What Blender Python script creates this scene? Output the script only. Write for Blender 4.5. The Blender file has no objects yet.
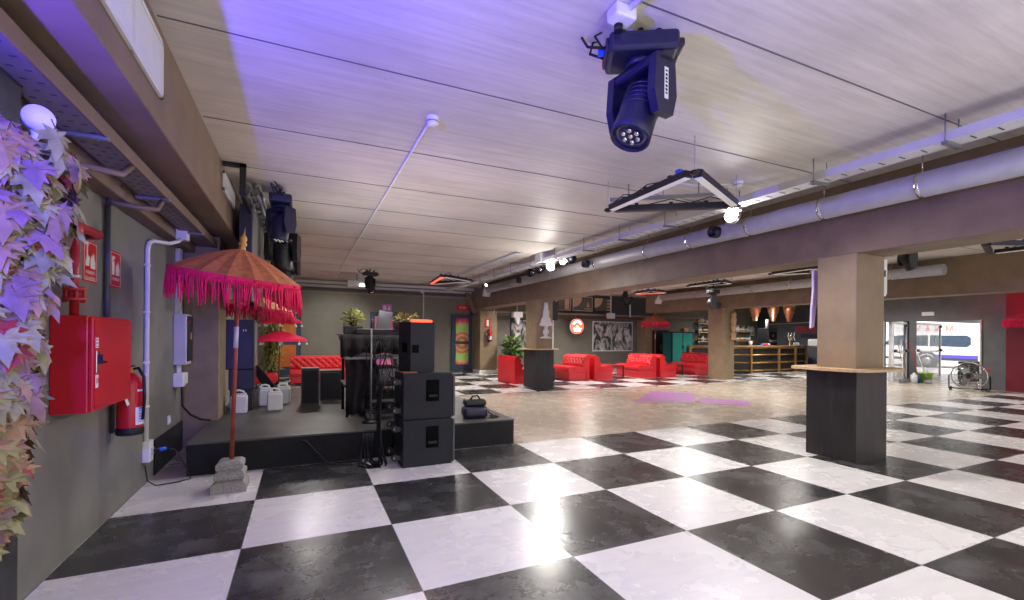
import bpy, bmesh, math, random
from mathutils import Vector, Matrix
PI=math.pi; R=math.radians
S=bpy.context.scene; COL=S.collection
random.seed(7)

# ---------------------------------------------------------------- materials
def nd(nt,t,**kw):
    n=nt.nodes.new(t)
    for k,v in kw.items(): setattr(n,k,v)
    return n
def mat(name,col,rough=.5,metal=0,var=.12,scale=6,bump=0,spec=None,emit=None,estr=0,col2=None,stretch=None,coat=0,trans=0,detail=6):
    m=bpy.data.materials.new(name); m.use_nodes=True; nt=m.node_tree
    b=nt.nodes['Principled BSDF']; b.inputs['Roughness'].default_value=rough; b.inputs['Metallic'].default_value=metal
    if spec is not None: b.inputs['Specular IOR Level'].default_value=spec
    if coat: b.inputs['Coat Weight'].default_value=coat
    if trans: b.inputs['Transmission Weight'].default_value=trans
    tc=nd(nt,'ShaderNodeTexCoord'); mp=nd(nt,'ShaderNodeMapping')
    if stretch: mp.inputs['Scale'].default_value=stretch
    nt.links.new(tc.outputs['Object'],mp.inputs['Vector'])
    nz=nd(nt,'ShaderNodeTexNoise'); nz.inputs['Scale'].default_value=scale; nz.inputs['Detail'].default_value=detail
    nt.links.new(mp.outputs[0],nz.inputs['Vector'])
    cr=nd(nt,'ShaderNodeValToRGB')
    c1=[max(0,c*(1-var)) for c in col]; c2=list(col2) if col2 else [min(1,c*(1+var)) for c in col]
    cr.color_ramp.elements[0].position=.3; cr.color_ramp.elements[1].position=.7
    cr.color_ramp.elements[0].color=(*c1,1); cr.color_ramp.elements[1].color=(*c2,1)
    nt.links.new(nz.outputs['Fac'],cr.inputs['Fac']); nt.links.new(cr.outputs['Color'],b.inputs['Base Color'])
    if bump:
        bp=nd(nt,'ShaderNodeBump'); bp.inputs['Strength'].default_value=bump; bp.inputs['Distance'].default_value=.01
        nt.links.new(nz.outputs['Fac'],bp.inputs['Height']); nt.links.new(bp.outputs[0],b.inputs['Normal'])
    if emit:
        b.inputs['Emission Color'].default_value=(*emit,1); b.inputs['Emission Strength'].default_value=estr
    return m
M={}
M['wall']=mat('wall paint',(.195,.193,.172),.6,var=.12,scale=3,bump=.05)
M['wallback']=mat('back wall paint',(.16,.152,.122),.62,var=.1,scale=2)
M['walldark']=mat('black wall paint',(.062,.066,.072),.6,var=.15,scale=3)
M['red_wall']=mat('dark red wall',(.17,.010,.024),.6,var=.2,scale=2)
M['brown']=mat('brown beam paint',(.20,.138,.092),.6,var=.14,scale=3.5,bump=.08)
M['tan']=mat('tan column paint',(.27,.195,.115),.6,var=.12,scale=4,bump=.06)
M['gold_rail']=mat('brass',(.50,.30,.09),.35,.6)
M['wood']=mat('pale wood',(.60,.40,.22),.45,var=.2,scale=3,stretch=(1,12,12))
M['bdark']=mat('dark stained board',(.032,.029,.030),.4,spec=.35,var=.25,scale=3,stretch=(6,6,.6))
M['stage']=mat('stage black',(.014,.014,.016),.6,var=.25,scale=5,spec=.2)
M['stagetop']=mat('stage top boards',(.070,.068,.064),.42,var=.35,scale=2.5)
M['blk']=mat('black plastic',(.008,.008,.010),.4,var=.3)
M['blkgrey']=mat('textured speaker coat',(.020,.021,.026),.6,spec=.25,var=.2,scale=60,bump=.25)
M['blkcloth']=mat('black cloth',(.010,.010,.011),.9,var=.4,scale=20)
M['navy']=mat('blue black plastic',(.012,.012,.040),.4)
M['grey']=mat('grey metal',(.26,.27,.28),.4,.5)
M['lgrey']=mat('light grey plastic',(.55,.55,.56),.45,var=.05)
M['white']=mat('white plastic',(.78,.78,.77),.4,var=.03)
M['offwhite']=mat('translucent white plastic',(.70,.72,.72),.35,var=.06)
M['recess']=mat('matt black recess',(.003,.003,.003),.9,spec=.1)
M['red']=mat('red paint',(.55,.008,.018),.3,var=.06)
M['redpipe']=mat('red pipe paint',(.40,.02,.025),.35)
M['sofa']=mat('red leatherette',(.66,.018,.028),.30,var=.06,scale=4)
M['sofaside']=mat('red leatherette panel',(.62,.03,.04),.38,var=.06,scale=4)
M['pole']=mat('terracotta red pole',(.30,.055,.03),.5,var=.2,scale=14)
M['canopy']=mat('orange red cloth',(.52,.17,.055),.75,var=.22,scale=22)
M['canopyred']=mat('red cloth',(.60,.02,.05),.75,var=.2,scale=22)
M['fringe']=mat('hot pink fringe',(.85,.012,.10),.8,var=.2,scale=30)
M['gold']=mat('gold paint',(.65,.36,.08),.4,.4)
M['stone']=mat('carved grey stone',(.30,.29,.27),.85,var=.28,scale=60,bump=.5)
M['steel']=mat('galvanised duct',(.38,.37,.39),.5,.12,var=.08,scale=8)
M['chrome']=mat('chrome',(.7,.7,.7),.18,1,var=.02)
M['tray']=mat('white tray steel',(.62,.62,.63),.45,.1,var=.05)
M['trayhole']=mat('tray slot',(.05,.05,.06),.7)
M['copper']=mat('copper',(.72,.30,.17),.28,.9,var=.12,scale=5)
M['teal']=mat('turquoise paint',(.03,.42,.34),.45,var=.08,scale=3)
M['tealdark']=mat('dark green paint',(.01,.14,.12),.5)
M['blueframe']=mat('dark blue paint',(.018,.045,.085),.5)
M['green']=mat('green leaf',(.10,.20,.03),.6,var=.5,scale=9)
M['yellowgreen']=mat('yellow green leaf',(.34,.36,.08),.6,var=.5,scale=9)
M['leafa']=mat('cream green leaf',(.27,.26,.12),.6,var=.35,scale=14)
M['leafb']=mat('dusty mauve leaf',(.24,.14,.15),.6,var=.3,scale=14)
M['leafc']=mat('red leaf',(.28,.025,.03),.6,var=.3,scale=14)
M['leafd']=mat('tan leaf',(.33,.20,.11),.6,var=.3,scale=14)
M['twig']=mat('twig',(.10,.06,.04),.8)
M['lens']=mat('lens glass',(.04,.04,.06),.06,var=.1,coat=.5)
M['led']=mat('led diffuser',(.82,.82,.76),.4,var=.02,emit=(1,.98,.9),estr=.12)
M['ledred']=mat('lit red led',(.8,.05,.02),.4,emit=(1,.07,.03),estr=3.5)
M['lamp']=mat('lit lamp face',(1,1,1),.4,emit=(1,.97,.9),estr=45)
M['lampsoft']=mat('lit lamp face small',(1,1,1),.4,emit=(1,.98,.93),estr=14)
M['wiregrey']=mat('steel wire',(.45,.45,.5),.4,.5)
M['cable']=mat('black cable',(.006,.006,.007),.6)
M['bluplug']=mat('blue plug',(.02,.12,.65),.4)
M['yellow']=mat('yellow plastic',(.80,.42,.02),.4)
M['lime']=mat('lime green plastic',(.30,.62,.04),.4)
M['brownglass']=mat('brown glass',(.16,.06,.02),.1,var=.1)
M['bottleglass']=mat('dark green glass',(.02,.06,.03),.1)
M['clearbottle']=mat('clear bottle glass',(.45,.50,.52),.1)
M['photo_white']=mat('print border',(.7,.7,.7),.5)
M['signred']=mat('sign red',(.62,.012,.015),.4,var=.03)
M['signwhite']=mat('sign white',(.80,.84,.72),.4,var=.03)
M['vanwhite']=mat('van paint',(.74,.73,.76),.25,var=.02)
M['vanglass']=mat('van window glass',(.05,.07,.10),.08)
M['vanblue']=mat('purple blue stripe',(.08,.06,.38),.4)
M['tyre']=mat('tyre rubber',(.03,.035,.045),.7)
M['ground']=mat('pavement',(.42,.40,.38),.8,var=.15,scale=1.5)
M['doorframe']=mat('white aluminium',(.72,.73,.74),.35,.1)
M['lilac']=mat('lilac cloth',(.62,.52,.70),.8)
M['purple']=mat('purple vinyl sheet',(.44,.20,.46),.4,var=.06,scale=3)
M['orangepane']=mat('orange painted pane',(.62,.10,.03),.4,col2=(.62,.22,.03),var=.3,scale=2)
M['carved']=mat('carved pale wood',(.52,.34,.17),.6,var=.5,scale=30,bump=.5)
M['whitecarve']=mat('white painted carving',(.72,.70,.68),.6,var=.15,scale=40,bump=.3)
M['neon']=mat('lit red sign',(.9,.1,.05),.4,emit=(1,.13,.07),estr=1.9)
M['neonw']=mat('lit white lettering',(1,1,1),.4,emit=(1,.9,.82),estr=3)
M['beef']=mat('red letters',(.70,.03,.06),.5)
M['plugblue']=M['bluplug']

def glass_mat():
    m=bpy.data.materials.new('door glass'); m.use_nodes=True; nt=m.node_tree; nt.nodes.clear()
    o=nd(nt,'ShaderNodeOutputMaterial'); t=nd(nt,'ShaderNodeBsdfTransparent'); g=nd(nt,'ShaderNodeBsdfGlossy'); g.inputs['Roughness'].default_value=.05
    d=nd(nt,'ShaderNodeBsdfTranslucent'); d.inputs['Color'].default_value=(.85,.9,.92,1)
    mx=nd(nt,'ShaderNodeMixShader'); mx.inputs[0].default_value=.08; m2=nd(nt,'ShaderNodeMixShader'); m2.inputs[0].default_value=.3
    nz=nd(nt,'ShaderNodeTexNoise'); nz.inputs['Scale'].default_value=3
    mm=nd(nt,'ShaderNodeMath',operation='MULTIPLY'); mm.inputs[1].default_value=.6
    nt.links.new(nz.outputs['Fac'],mm.inputs[0]); nt.links.new(mm.outputs[0],m2.inputs[0])
    nt.links.new(t.outputs[0],mx.inputs[1]); nt.links.new(g.outputs[0],mx.inputs[2])
    nt.links.new(mx.outputs[0],m2.inputs[1]); nt.links.new(d.outputs[0],m2.inputs[2]); nt.links.new(m2.outputs[0],o.inputs[0])
    return m
M['glass']=glass_mat()

GX,GY=1.634,3.563   # checker grid origin
def floor_mat():
    m=bpy.data.materials.new('checker vinyl and polished concrete'); m.use_nodes=True; nt=m.node_tree; L=nt.links.new
    b=nt.nodes['Principled BSDF']
    g=nd(nt,'ShaderNodeNewGeometry'); sp=nd(nt,'ShaderNodeSeparateXYZ'); L(g.outputs['Position'],sp.inputs[0])
    def mth(op,a,bv=None,c=None):
        n=nd(nt,'ShaderNodeMath',operation=op)
        for i,v in enumerate((a,bv,c)):
            if v is None: continue
            if isinstance(v,(int,float)): n.inputs[i].default_value=v
            else: L(v,n.inputs[i])
        return n.outputs[0]
    x=mth('ADD',sp.outputs[0],40-GX); y=mth('ADD',sp.outputs[1],40-GY)
    fx=mth('FLOOR',x); fy=mth('FLOOR',y)
    par=mth('MODULO',mth('ADD',fx,fy),2)         # 0 -> white, 1 -> black
    # joints
    fr=mth('FRACT',x); fs=mth('FRACT',y)
    def edge(v): return mth('MINIMUM',v,mth('SUBTRACT',1,v))
    joint=mth('LESS_THAN',mth('MINIMUM',edge(fr),edge(fs)),.003)
    nz=nd(nt,'ShaderNodeTexNoise'); nz.inputs['Scale'].default_value=2.2; nz.inputs['Detail'].default_value=9; nz.inputs['Roughness'].default_value=.65; L(g.outputs['Position'],nz.inputs['Vector'])
    mp=nd(nt,'ShaderNodeMapping'); mp.inputs['Scale'].default_value=(2,9,1); mp.inputs['Rotation'].default_value=(0,0,.5); L(g.outputs['Position'],mp.inputs['Vector'])
    nz2=nd(nt,'ShaderNodeTexNoise'); nz2.inputs['Scale'].default_value=1.6; nz2.inputs['Detail'].default_value=8; L(mp.outputs[0],nz2.inputs['Vector'])
    def ramp(src,stops):
        r=nd(nt,'ShaderNodeValToRGB')
        el=r.color_ramp.elements
        el[0].position=stops[0][0]; el[0].color=(*stops[0][1],1); el[1].position=stops[-1][0]; el[1].color=(*stops[-1][1],1)
        for p,c in stops[1:-1]:
            e=el.new(p); e.color=(*c,1)
        L(src,r.inputs[0]); return r.outputs[0]
    n5=nd(nt,'ShaderNodeTexNoise'); n5.inputs['Scale'].default_value=6; n5.inputs['Detail'].default_value=10; n5.inputs['Roughness'].default_value=.75; L(g.outputs['Position'],n5.inputs['Vector'])
    mxn=mth('ADD',mth('MULTIPLY',nz.outputs['Fac'],.5),mth('MULTIPLY',n5.outputs['Fac'],.5))
    blackc=ramp(mxn,[(.38,(.020,.020,.022)),(.5,(.038,.038,.040)),(.62,(.105,.105,.108))])
    whitec=ramp(nz2.outputs['Fac'],[(.3,(.72,.71,.71)),(.55,(.77,.76,.76)),(.8,(.80,.79,.79))])
    conc=ramp(nz2.outputs['Fac'],[(.3,(.44,.375,.305)),(.5,(.48,.415,.34)),(.75,(.53,.46,.385))])
    def mix(f,a,bb):
        n=nd(nt,'ShaderNodeMix',data_type='RGBA'); L(f,n.inputs[0]); L(a,n.inputs[6]); L(bb,n.inputs[7]); return n.outputs[2]
    chk=mix(par,whitec,blackc)
    jc=nd(nt,'ShaderNodeRGB'); jc.outputs[0].default_value=(.12,.12,.12,1)
    chk=mix(mth('MULTIPLY',joint,.7),chk,jc.outputs[0])
    zone=mth('MULTIPLY',mth('GREATER_THAN',sp.outputs[1],GY+2),mth('LESS_THAN',sp.outputs[1],GY+6.9))
    out=mth('MAXIMUM',zone,mth('GREATER_THAN',sp.outputs[0],GX+16.0))
    L(mix(out,chk,conc),b.inputs['Base Color'])
    rr=nd(nt,'ShaderNodeMapRange'); rr.inputs[1].default_value=.3; rr.inputs[2].default_value=.75; rr.inputs[3].default_value=.22; rr.inputs[4].default_value=.33
    L(nz.outputs['Fac'],rr.inputs[0]); L(rr.outputs[0],b.inputs['Roughness'])
    b.inputs['Specular IOR Level'].default_value=.55
    n3=nd(nt,'ShaderNodeTexNoise'); n3.inputs['Scale'].default_value=9; n3.inputs['Detail'].default_value=5; L(g.outputs['Position'],n3.inputs['Vector'])
    bp=nd(nt,'ShaderNodeBump'); bp.inputs['Strength'].default_value=.10; bp.inputs['Distance'].default_value=.01; L(n3.outputs['Fac'],bp.inputs['Height']); L(bp.outputs[0],b.inputs['Normal'])
    return m
M['floor']=floor_mat()
def ceil_mat():
    m=bpy.data.materials.new('board marked concrete planks'); m.use_nodes=True; nt=m.node_tree; L=nt.links.new
    b=nt.nodes['Principled BSDF']; b.inputs['Roughness'].default_value=.6; b.inputs['Specular IOR Level'].default_value=.2
    g=nd(nt,'ShaderNodeNewGeometry'); mp=nd(nt,'ShaderNodeMapping'); mp.inputs['Scale'].default_value=(.8,14,1); L(g.outputs['Position'],mp.inputs['Vector'])
    nz=nd(nt,'ShaderNodeTexNoise'); nz.inputs['Scale'].default_value=1.2; nz.inputs['Detail'].default_value=9; nz.inputs['Roughness'].default_value=.7; L(mp.outputs[0],nz.inputs['Vector'])
    r=nd(nt,'ShaderNodeValToRGB'); r.color_ramp.elements[0].position=.3; r.color_ramp.elements[0].color=(.56,.51,.47,1); r.color_ramp.elements[1].position=.7; r.color_ramp.elements[1].color=(.74,.69,.645,1)
    L(nz.outputs['Fac'],r.inputs[0])
    n2=nd(nt,'ShaderNodeTexNoise'); n2.inputs['Scale'].default_value=.9; n2.inputs['Detail'].default_value=4; L(g.outputs['Position'],n2.inputs['Vector'])
    mx=nd(nt,'ShaderNodeMix',data_type='RGBA',blend_type='MULTIPLY'); mx.inputs[0].default_value=.5; L(r.outputs[0],mx.inputs[6]); L(n2.outputs['Fac'],mx.inputs[7])
    cr=nd(nt,'ShaderNodeValToRGB'); cr.color_ramp.elements[0].position=.35; cr.color_ramp.elements[0].color=(.7,.7,.7,1); cr.color_ramp.elements[1].position=.6; cr.color_ramp.elements[1].color=(1,1,1,1)
    L(n2.outputs['Fac'],cr.inputs[0]); L(cr.outputs[0],mx.inputs[7])
    L(mx.outputs[2],b.inputs['Base Color'])
    bp=nd(nt,'ShaderNodeBump'); bp.inputs['Strength'].default_value=.12; bp.inputs['Distance'].default_value=.01; L(nz.outputs['Fac'],bp.inputs['Height']); L(bp.outputs[0],b.inputs['Normal'])
    return m
M['ceil']=ceil_mat()
def mandala_mat():
    m=bpy.data.materials.new('radial patterned panel'); m.use_nodes=True; nt=m.node_tree; L=nt.links.new
    b=nt.nodes['Principled BSDF']; b.inputs['Roughness'].default_value=.5
    tc=nd(nt,'ShaderNodeTexCoord'); sp=nd(nt,'ShaderNodeSeparateXYZ'); L(tc.outputs['Object'],sp.inputs[0])
    def mth(op,a,bv=None):
        n=nd(nt,'ShaderNodeMath',operation=op)
        for i,v in enumerate((a,bv)):
            if v is None: continue
            if isinstance(v,(int,float)): n.inputs[i].default_value=v
            else: L(v,n.inputs[i])
        return n.outputs[0]
    x,z=sp.outputs[0],sp.outputs[2]
    rad=mth('SQRT',mth('ADD',mth('MULTIPLY',x,x),mth('MULTIPLY',z,z)))
    ang=mth('ARCTAN2',z,x)
    pet=mth('ABSOLUTE',mth('SINE',mth('MULTIPLY',ang,12)))
    q=mth('SUBTRACT',rad,mth('MULTIPLY',pet,.05))
    r=nd(nt,'ShaderNodeValToRGB'); el=r.color_ramp.elements; r.color_ramp.interpolation='LINEAR'
    stops=[(0,(.8,.6,.15)),(.10,(.55,.2,.05)),(.18,(.30,.10,.04)),(.26,(.75,.38,.18)),(.34,(.40,.10,.03)),(.40,(.65,.42,.12)),(.44,(.25,.62,.12)),(.62,(.35,.62,.15)),(.70,(.70,.40,.12)),(.80,(.62,.10,.10)),(.88,(.55,.02,.14)),(1,(.45,.015,.16))]
    el[0].position=0; el[0].color=(*stops[0][1],1); el[1].position=1; el[1].color=(*stops[-1][1],1)
    for p,c in stops[1:-1]:
        e=el.new(p); e.color=(*c,1)
    L(q,r.inputs[0]); L(r.outputs[0],b.inputs['Base Color']); return m
M['mandala']=mandala_mat()
def print_mat(name,seed,a=(.03,.03,.03),c=(.66,.64,.62),sc=2.1):
    m=bpy.data.materials.new(name); m.use_nodes=True; nt=m.node_tree; L=nt.links.new
    b=nt.nodes['Principled BSDF']; b.inputs['Roughness'].default_value=.45
    tc=nd(nt,'ShaderNodeTexCoord'); mp=nd(nt,'ShaderNodeMapping'); mp.inputs['Location'].default_value=(seed,seed*2,0); mp.inputs['Scale'].default_value=(1.5,1,1); L(tc.outputs['Object'],mp.inputs[0])
    nz=nd(nt,'ShaderNodeTexNoise'); nz.inputs['Scale'].default_value=sc; nz.inputs['Detail'].default_value=8; nz.inputs['Distortion'].default_value=1.5; L(mp.outputs[0],nz.inputs[0])
    r=nd(nt,'ShaderNodeValToRGB'); r.color_ramp.elements[0].position=.40; r.color_ramp.elements[0].color=(*a,1); r.color_ramp.elements[1].position=.62; r.color_ramp.elements[1].color=(*c,1)
    L(nz.outputs[0],r.inputs[0]); L(r.outputs[0],b.inputs['Base Color']); return m
M['printa']=print_mat('monochrome print',1.3); M['printb']=print_mat('monochrome print two',4.1); M['printc']=print_mat('monochrome print three',7.7)
M['purplepane']=print_mat('pink purple painted pane',2.2,(.42,.06,.45),(.80,.18,.30),1.2)

# ---------------------------------------------------------------- mesh builder
class MB:
    def __init__(s): s.bm=bmesh.new(); s.smooth=[]
    def _x(s,vs,mx):
        if mx is not None: bmesh.ops.transform(s.bm,matrix=mx,verts=vs)
    def box(s,x0,x1,y0,y1,z0,z1,bev=0,mx=None,mi=0,seg=2):
        r=bmesh.ops.create_cube(s.bm,size=1); vs=r['verts']
        bmesh.ops.scale(s.bm,vec=(x1-x0,y1-y0,z1-z0),verts=vs)
        bmesh.ops.translate(s.bm,vec=((x0+x1)/2,(y0+y1)/2,(z0+z1)/2),verts=vs)
        fs=list({f for v in vs for f in v.link_faces})
        if bev:
            es=list({e for v in vs for e in v.link_edges})
            rr=bmesh.ops.bevel(s.bm,geom=es,offset=bev,segments=seg,affect='EDGES',profile=.5)
            vs=list({v for v in rr['verts']}|{v for v in vs if v.is_valid}); fs=list({f for v in vs for f in v.link_faces})
        for f in fs: f.material_index=mi
        s._x(vs,mx); return s
    def cyl(s,p,q,r0,r1=None,seg=16,cap=True,mi=0,smooth=True):
        p,q=Vector(p),Vector(q); r1=r0 if r1 is None else r1; d=q-p
        m=Matrix.Translation((p+q)/2)@d.to_track_quat('Z','Y').to_matrix().to_4x4()
        r=bmesh.ops.create_cone(s.bm,cap_ends=cap,segments=seg,radius1=r0,radius2=r1,depth=d.length,matrix=m)
        for f in {f for v in r['verts'] for f in v.link_faces}:
            f.material_index=mi; f.smooth=smooth and len(f.verts)==4
        return s
    def tube(s,pts,r,seg=8,mi=0):
        pts=[Vector(p) for p in pts]; n=len(pts); rings=[]
        up=None
        for i,p in enumerate(pts):
            t=(pts[min(i+1,n-1)]-pts[max(i-1,0)]).normalized()
            if up is None:
                up=Vector((0,0,1)) if abs(t.z)<.9 else Vector((1,0,0))
            a=t.cross(up)
            if a.length<1e-4: a=t.cross(Vector((.3,1,.2)))
            a.normalize(); b=a.cross(t).normalized(); up=b
            rr=r[i] if isinstance(r,(list,tuple)) else r
            rings.append([s.bm.verts.new(p+a*math.cos(2*PI*k/seg)*rr+b*math.sin(2*PI*k/seg)*rr) for k in range(seg)])
        for i in range(n-1):
            for k in range(seg):
                f=s.bm.faces.new((rings[i][k],rings[i][(k+1)%seg],rings[i+1][(k+1)%seg],rings[i+1][k])); f.smooth=True; f.material_index=mi
        for rg in (rings[0][::-1],rings[-1]):
            f=s.bm.faces.new(rg); f.material_index=mi
        return s
    def lathe(s,prof,c=(0,0,0),seg=24,mx=None,mi=0,smooth=True,sq=False,ring=False,cap=True):
        c=Vector(c); rings=[]; prof=list(prof)+([prof[0]] if ring else [])
        for r,z in prof:
            ring=[]
            for k in range(seg):
                a=2*PI*(k+(.5 if sq else 0))/seg
                v=Vector((r*math.cos(a),r*math.sin(a),z))
                if mx is not None: v=mx@v
                ring.append(s.bm.verts.new(c+v))
            rings.append(ring)
        for i in range(len(rings)-1):
            for k in range(seg):
                f=s.bm.faces.new((rings[i][k],rings[i][(k+1)%seg],rings[i+1][(k+1)%seg],rings[i+1][k])); f.smooth=smooth; f.material_index=mi
        if ring: bmesh.ops.remove_doubles(s.bm,verts=rings[0]+rings[-1],dist=1e-6)
        for rg,pr in ((rings[0][::-1],prof[0]),(rings[-1],prof[-1])):
            if pr[0]>1e-4 and cap and not ring:
                f=s.bm.faces.new(rg); f.material_index=mi
        return s
    def prism(s,poly,axis,a,b,mi=0,smooth=False,mx=None):
        """poly of 2d points extruded along axis ('x','y','z') from a to b"""
        def mk(u,v,w):
            p={'x':(w,u,v),'y':(u,w,v),'z':(u,v,w)}[axis]; p=Vector(p)
            return s.bm.verts.new(mx@p if mx is not None else p)
        A=[mk(u,v,a) for u,v in poly]; B=[mk(u,v,b) for u,v in poly]; n=len(poly)
        fs=[s.bm.faces.new(A[::-1]),s.bm.faces.new(B)]
        for i in range(n):
            f=s.bm.faces.new((A[i],A[(i+1)%n],B[(i+1)%n],B[i])); f.smooth=smooth; fs.append(f)
        for f in fs: f.material_index=mi
        return s
    def ball(s,c,r,sc=(1,1,1),seg=16,mi=0):
        m=Matrix.Translation(c)@Matrix.Diagonal((*sc,1))
        x=bmesh.ops.create_uvsphere(s.bm,u_segments=seg,v_segments=max(6,seg//2),radius=r,matrix=m)
        for f in {f for v in x['verts'] for f in v.link_faces}: f.smooth=True; f.material_index=mi
        return s
    def build(s,name,m,parent=None,mx=None):
        bmesh.ops.recalc_face_normals(s.bm,faces=s.bm.faces)
        if mx is not None: bmesh.ops.transform(s.bm,matrix=mx,verts=s.bm.verts)
        me=bpy.data.meshes.new(name); s.bm.to_mesh(me); s.bm.free()
        for k in (m if isinstance(m,(list,tuple)) else [m]): me.materials.append(k)
        o=bpy.data.objects.new(name,me); COL.objects.link(o)
        if parent: o.parent=parent
        return o
def setp(o,label=None,cat=None,group=None,kind=None):
    for k,v in (('label',label),('category',cat),('group',group),('kind',kind)):
        if v: o[k]=v
    return o
def thing(name,label,cat,loc=(0,0,0),rz=0,group=None):
    o=bpy.data.objects.new(name,None); COL.objects.link(o); o.empty_display_size=.1
    o.location=loc; o.rotation_euler=(0,0,rz); return setp(o,label,cat,group)
def one(name,mb,m,label,cat,loc=(0,0,0),rz=0,group=None,kind=None):
    o=mb.build(name,m); o.location=loc; o.rotation_euler=(0,0,rz); return setp(o,label,cat,group,kind)
def struct(name,mb,m,parent=None):
    o=mb.build(name,m,parent)
    if not parent: o['kind']='structure'
    return o
def dup(root,loc,rz=0,label=None,group=None,scale=None):
    r=root.copy(); COL.objects.link(r); r.location=loc; r.rotation_euler=(0,0,rz)
    if label: r['label']=label
    if group: r['group']=group
    if scale: r.scale=(scale,)*3
    for ch in list(root.children):
        c=ch.copy(); COL.objects.link(c); c.parent=r
        for g in list(ch.children):
            d=g.copy(); COL.objects.link(d); d.parent=c
    return r
def text(name,body,size,m,parent,mx,depth=.004,align='CENTER',sx=1):
    cu=bpy.data.curves.new(name,'FONT'); cu.body=body; cu.size=size; cu.extrude=depth; cu.align_x=align; cu.align_y='CENTER'
    t=bpy.data.objects.new(name,cu); COL.objects.link(t)
    bpy.context.view_layer.update()
    me=bpy.data.meshes.new_from_object(t.evaluated_get(bpy.context.evaluated_depsgraph_get()))
    bpy.data.objects.remove(t); me.transform(mx@Matrix.Diagonal((sx,1,1,1))); me.materials.clear(); me.materials.append(m)
    o=bpy.data.objects.new(name,me); COL.objects.link(o)
    if parent: o.parent=parent
    return o
def RX(a): return Matrix.Rotation(a,4,'X')
def RY(a): return Matrix.Rotation(a,4,'Y')
def RZ(a): return Matrix.Rotation(a,4,'Z')
def TR(*v): return Matrix.Translation(v)
# text facing -Y (readable from the camera side): local x->+X, y->+Z
FACE_MY=RX(PI/2)
# text on a wall facing +X (left wall), reading direction +Y
FACE_PX=RZ(PI/2)@RX(PI/2)
# text on a wall facing -X, reading direction -Y
FACE_MX=RZ(-PI/2)@RX(PI/2)

SZ0=.337; LW=-1.37; CZ=3.3; BY=17.0
# ================================================================ ROOM
XR=18.0
f=MB().box(-1.52,24,-3,17.2,-.12,0); struct('floor',f,M['floor'])
f=MB().box(24.001,75,-30,60,-.2,-.02); struct('trim_1',f,M['ground'])
c=MB().box(-1.52,22.7,-3,17.2,CZ,CZ+.14); ceiling=struct('ceiling',c,M['ceil'])
# recessed plank joints as thin strips of dark joint filler
jm=MB(); y=-2.9+.09
for k,yy in enumerate([-1.81,-.54,.73,2.0,3.27,4.62,5.82,6.98,7.97,9.2,10.5,11.75,13.0,14.3,15.6]):
    jm.box(-.78,22.6,yy-.005,yy+.005,CZ-.004,CZ+.002,mx=TR(0,yy,0)@RZ(-.006)@TR(0,-yy,0))
struct('joint_filler',jm,mat('dark joint',(.14,.13,.135),.8),ceiling)
w=MB().box(LW-.15,LW,-3,BY+.2,0,CZ); wl=struct('wall_left',w,M['wall'])
# textured darker paint patches on the left wall
w=MB().box(LW-.15,XR+4.7,BY,BY+.2,0,CZ); struct('wall_back',w,M['wallback'])
w=MB()
w.box(XR,XR+.2,5.87,6.37,0,CZ,mi=1); w.box(XR,XR+.2,6.37,8.87,2.02,CZ,mi=1); w.box(XR,XR+.2,8.87,10.6,0,CZ,mi=1)
w.box(XR+.2,21.0,10.4,10.6,0,CZ); w.box(21.0,22.7,11.2,11.4,0,CZ); w.box(20.8,21.0,10.6,11.4,0,CZ); w.box(22.5,22.7,11.4,BY,0,CZ)
struct('wall_right',w,[M['walldark'],mat('dark grey door wall',(.12,.125,.132),.6,var=.12,scale=3)])  # door wall: doorway glow put into a lighter tone than the bar walls
w=MB().box(XR,XR+.2,-3,5.87,0,CZ); struct('wall_right_red',w,M['red_wall'])
# entrance lobby behind the door opening
w=MB(); w.box(XR+.95,XR+1.42,8.55,8.72,0,2.6); w.box(XR+.2,24,8.50,8.66,2.08,2.6)
struct('trim_2',w,mat('dark lobby post',(.05,.055,.065),.5))
# beams and columns
def beam(n,x0,x1,y0,y1,z0,z1,m): struct(n,MB().box(x0,x1,y0,y1,z0,z1,bev=.012),m)
beam('trim_3',5.87,6.45,-3,15.4,2.45,CZ,M['brown'])
beam('trim_4',13.2,13.75,-3,15.2,2.45,CZ,M['brown'])
beam('trim_5',LW,-.79,-3,BY,2.7,CZ,M['brown'])
struct('trim_6',MB().box(5.875,6.44,3.16,3.61,0,2.46,bev=.01),M['tan'])
struct('trim_7',MB().box(5.86,6.38,11.16,11.8,0,2.46,bev=.01),M['tan'])
struct('trim_8',MB().box(13.1,13.66,11.2,11.82,0,2.46,bev=.01),M['tan'])
struct('trim_9',MB().box(6.15,6.85,16.3,BY,.12,2.4,bev=.01),M['tan'])
struct('trim_10',MB().box(6.12,7.1,16.26,BY,0,.13,bev=.01),M['white'])
struct('trim_11',MB().box(LW,-.98,6.95,7.55,0,2.7,bev=.01),mat('tan pilaster paint',(.25,.19,.115),.6,var=.15,scale=5))
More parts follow.
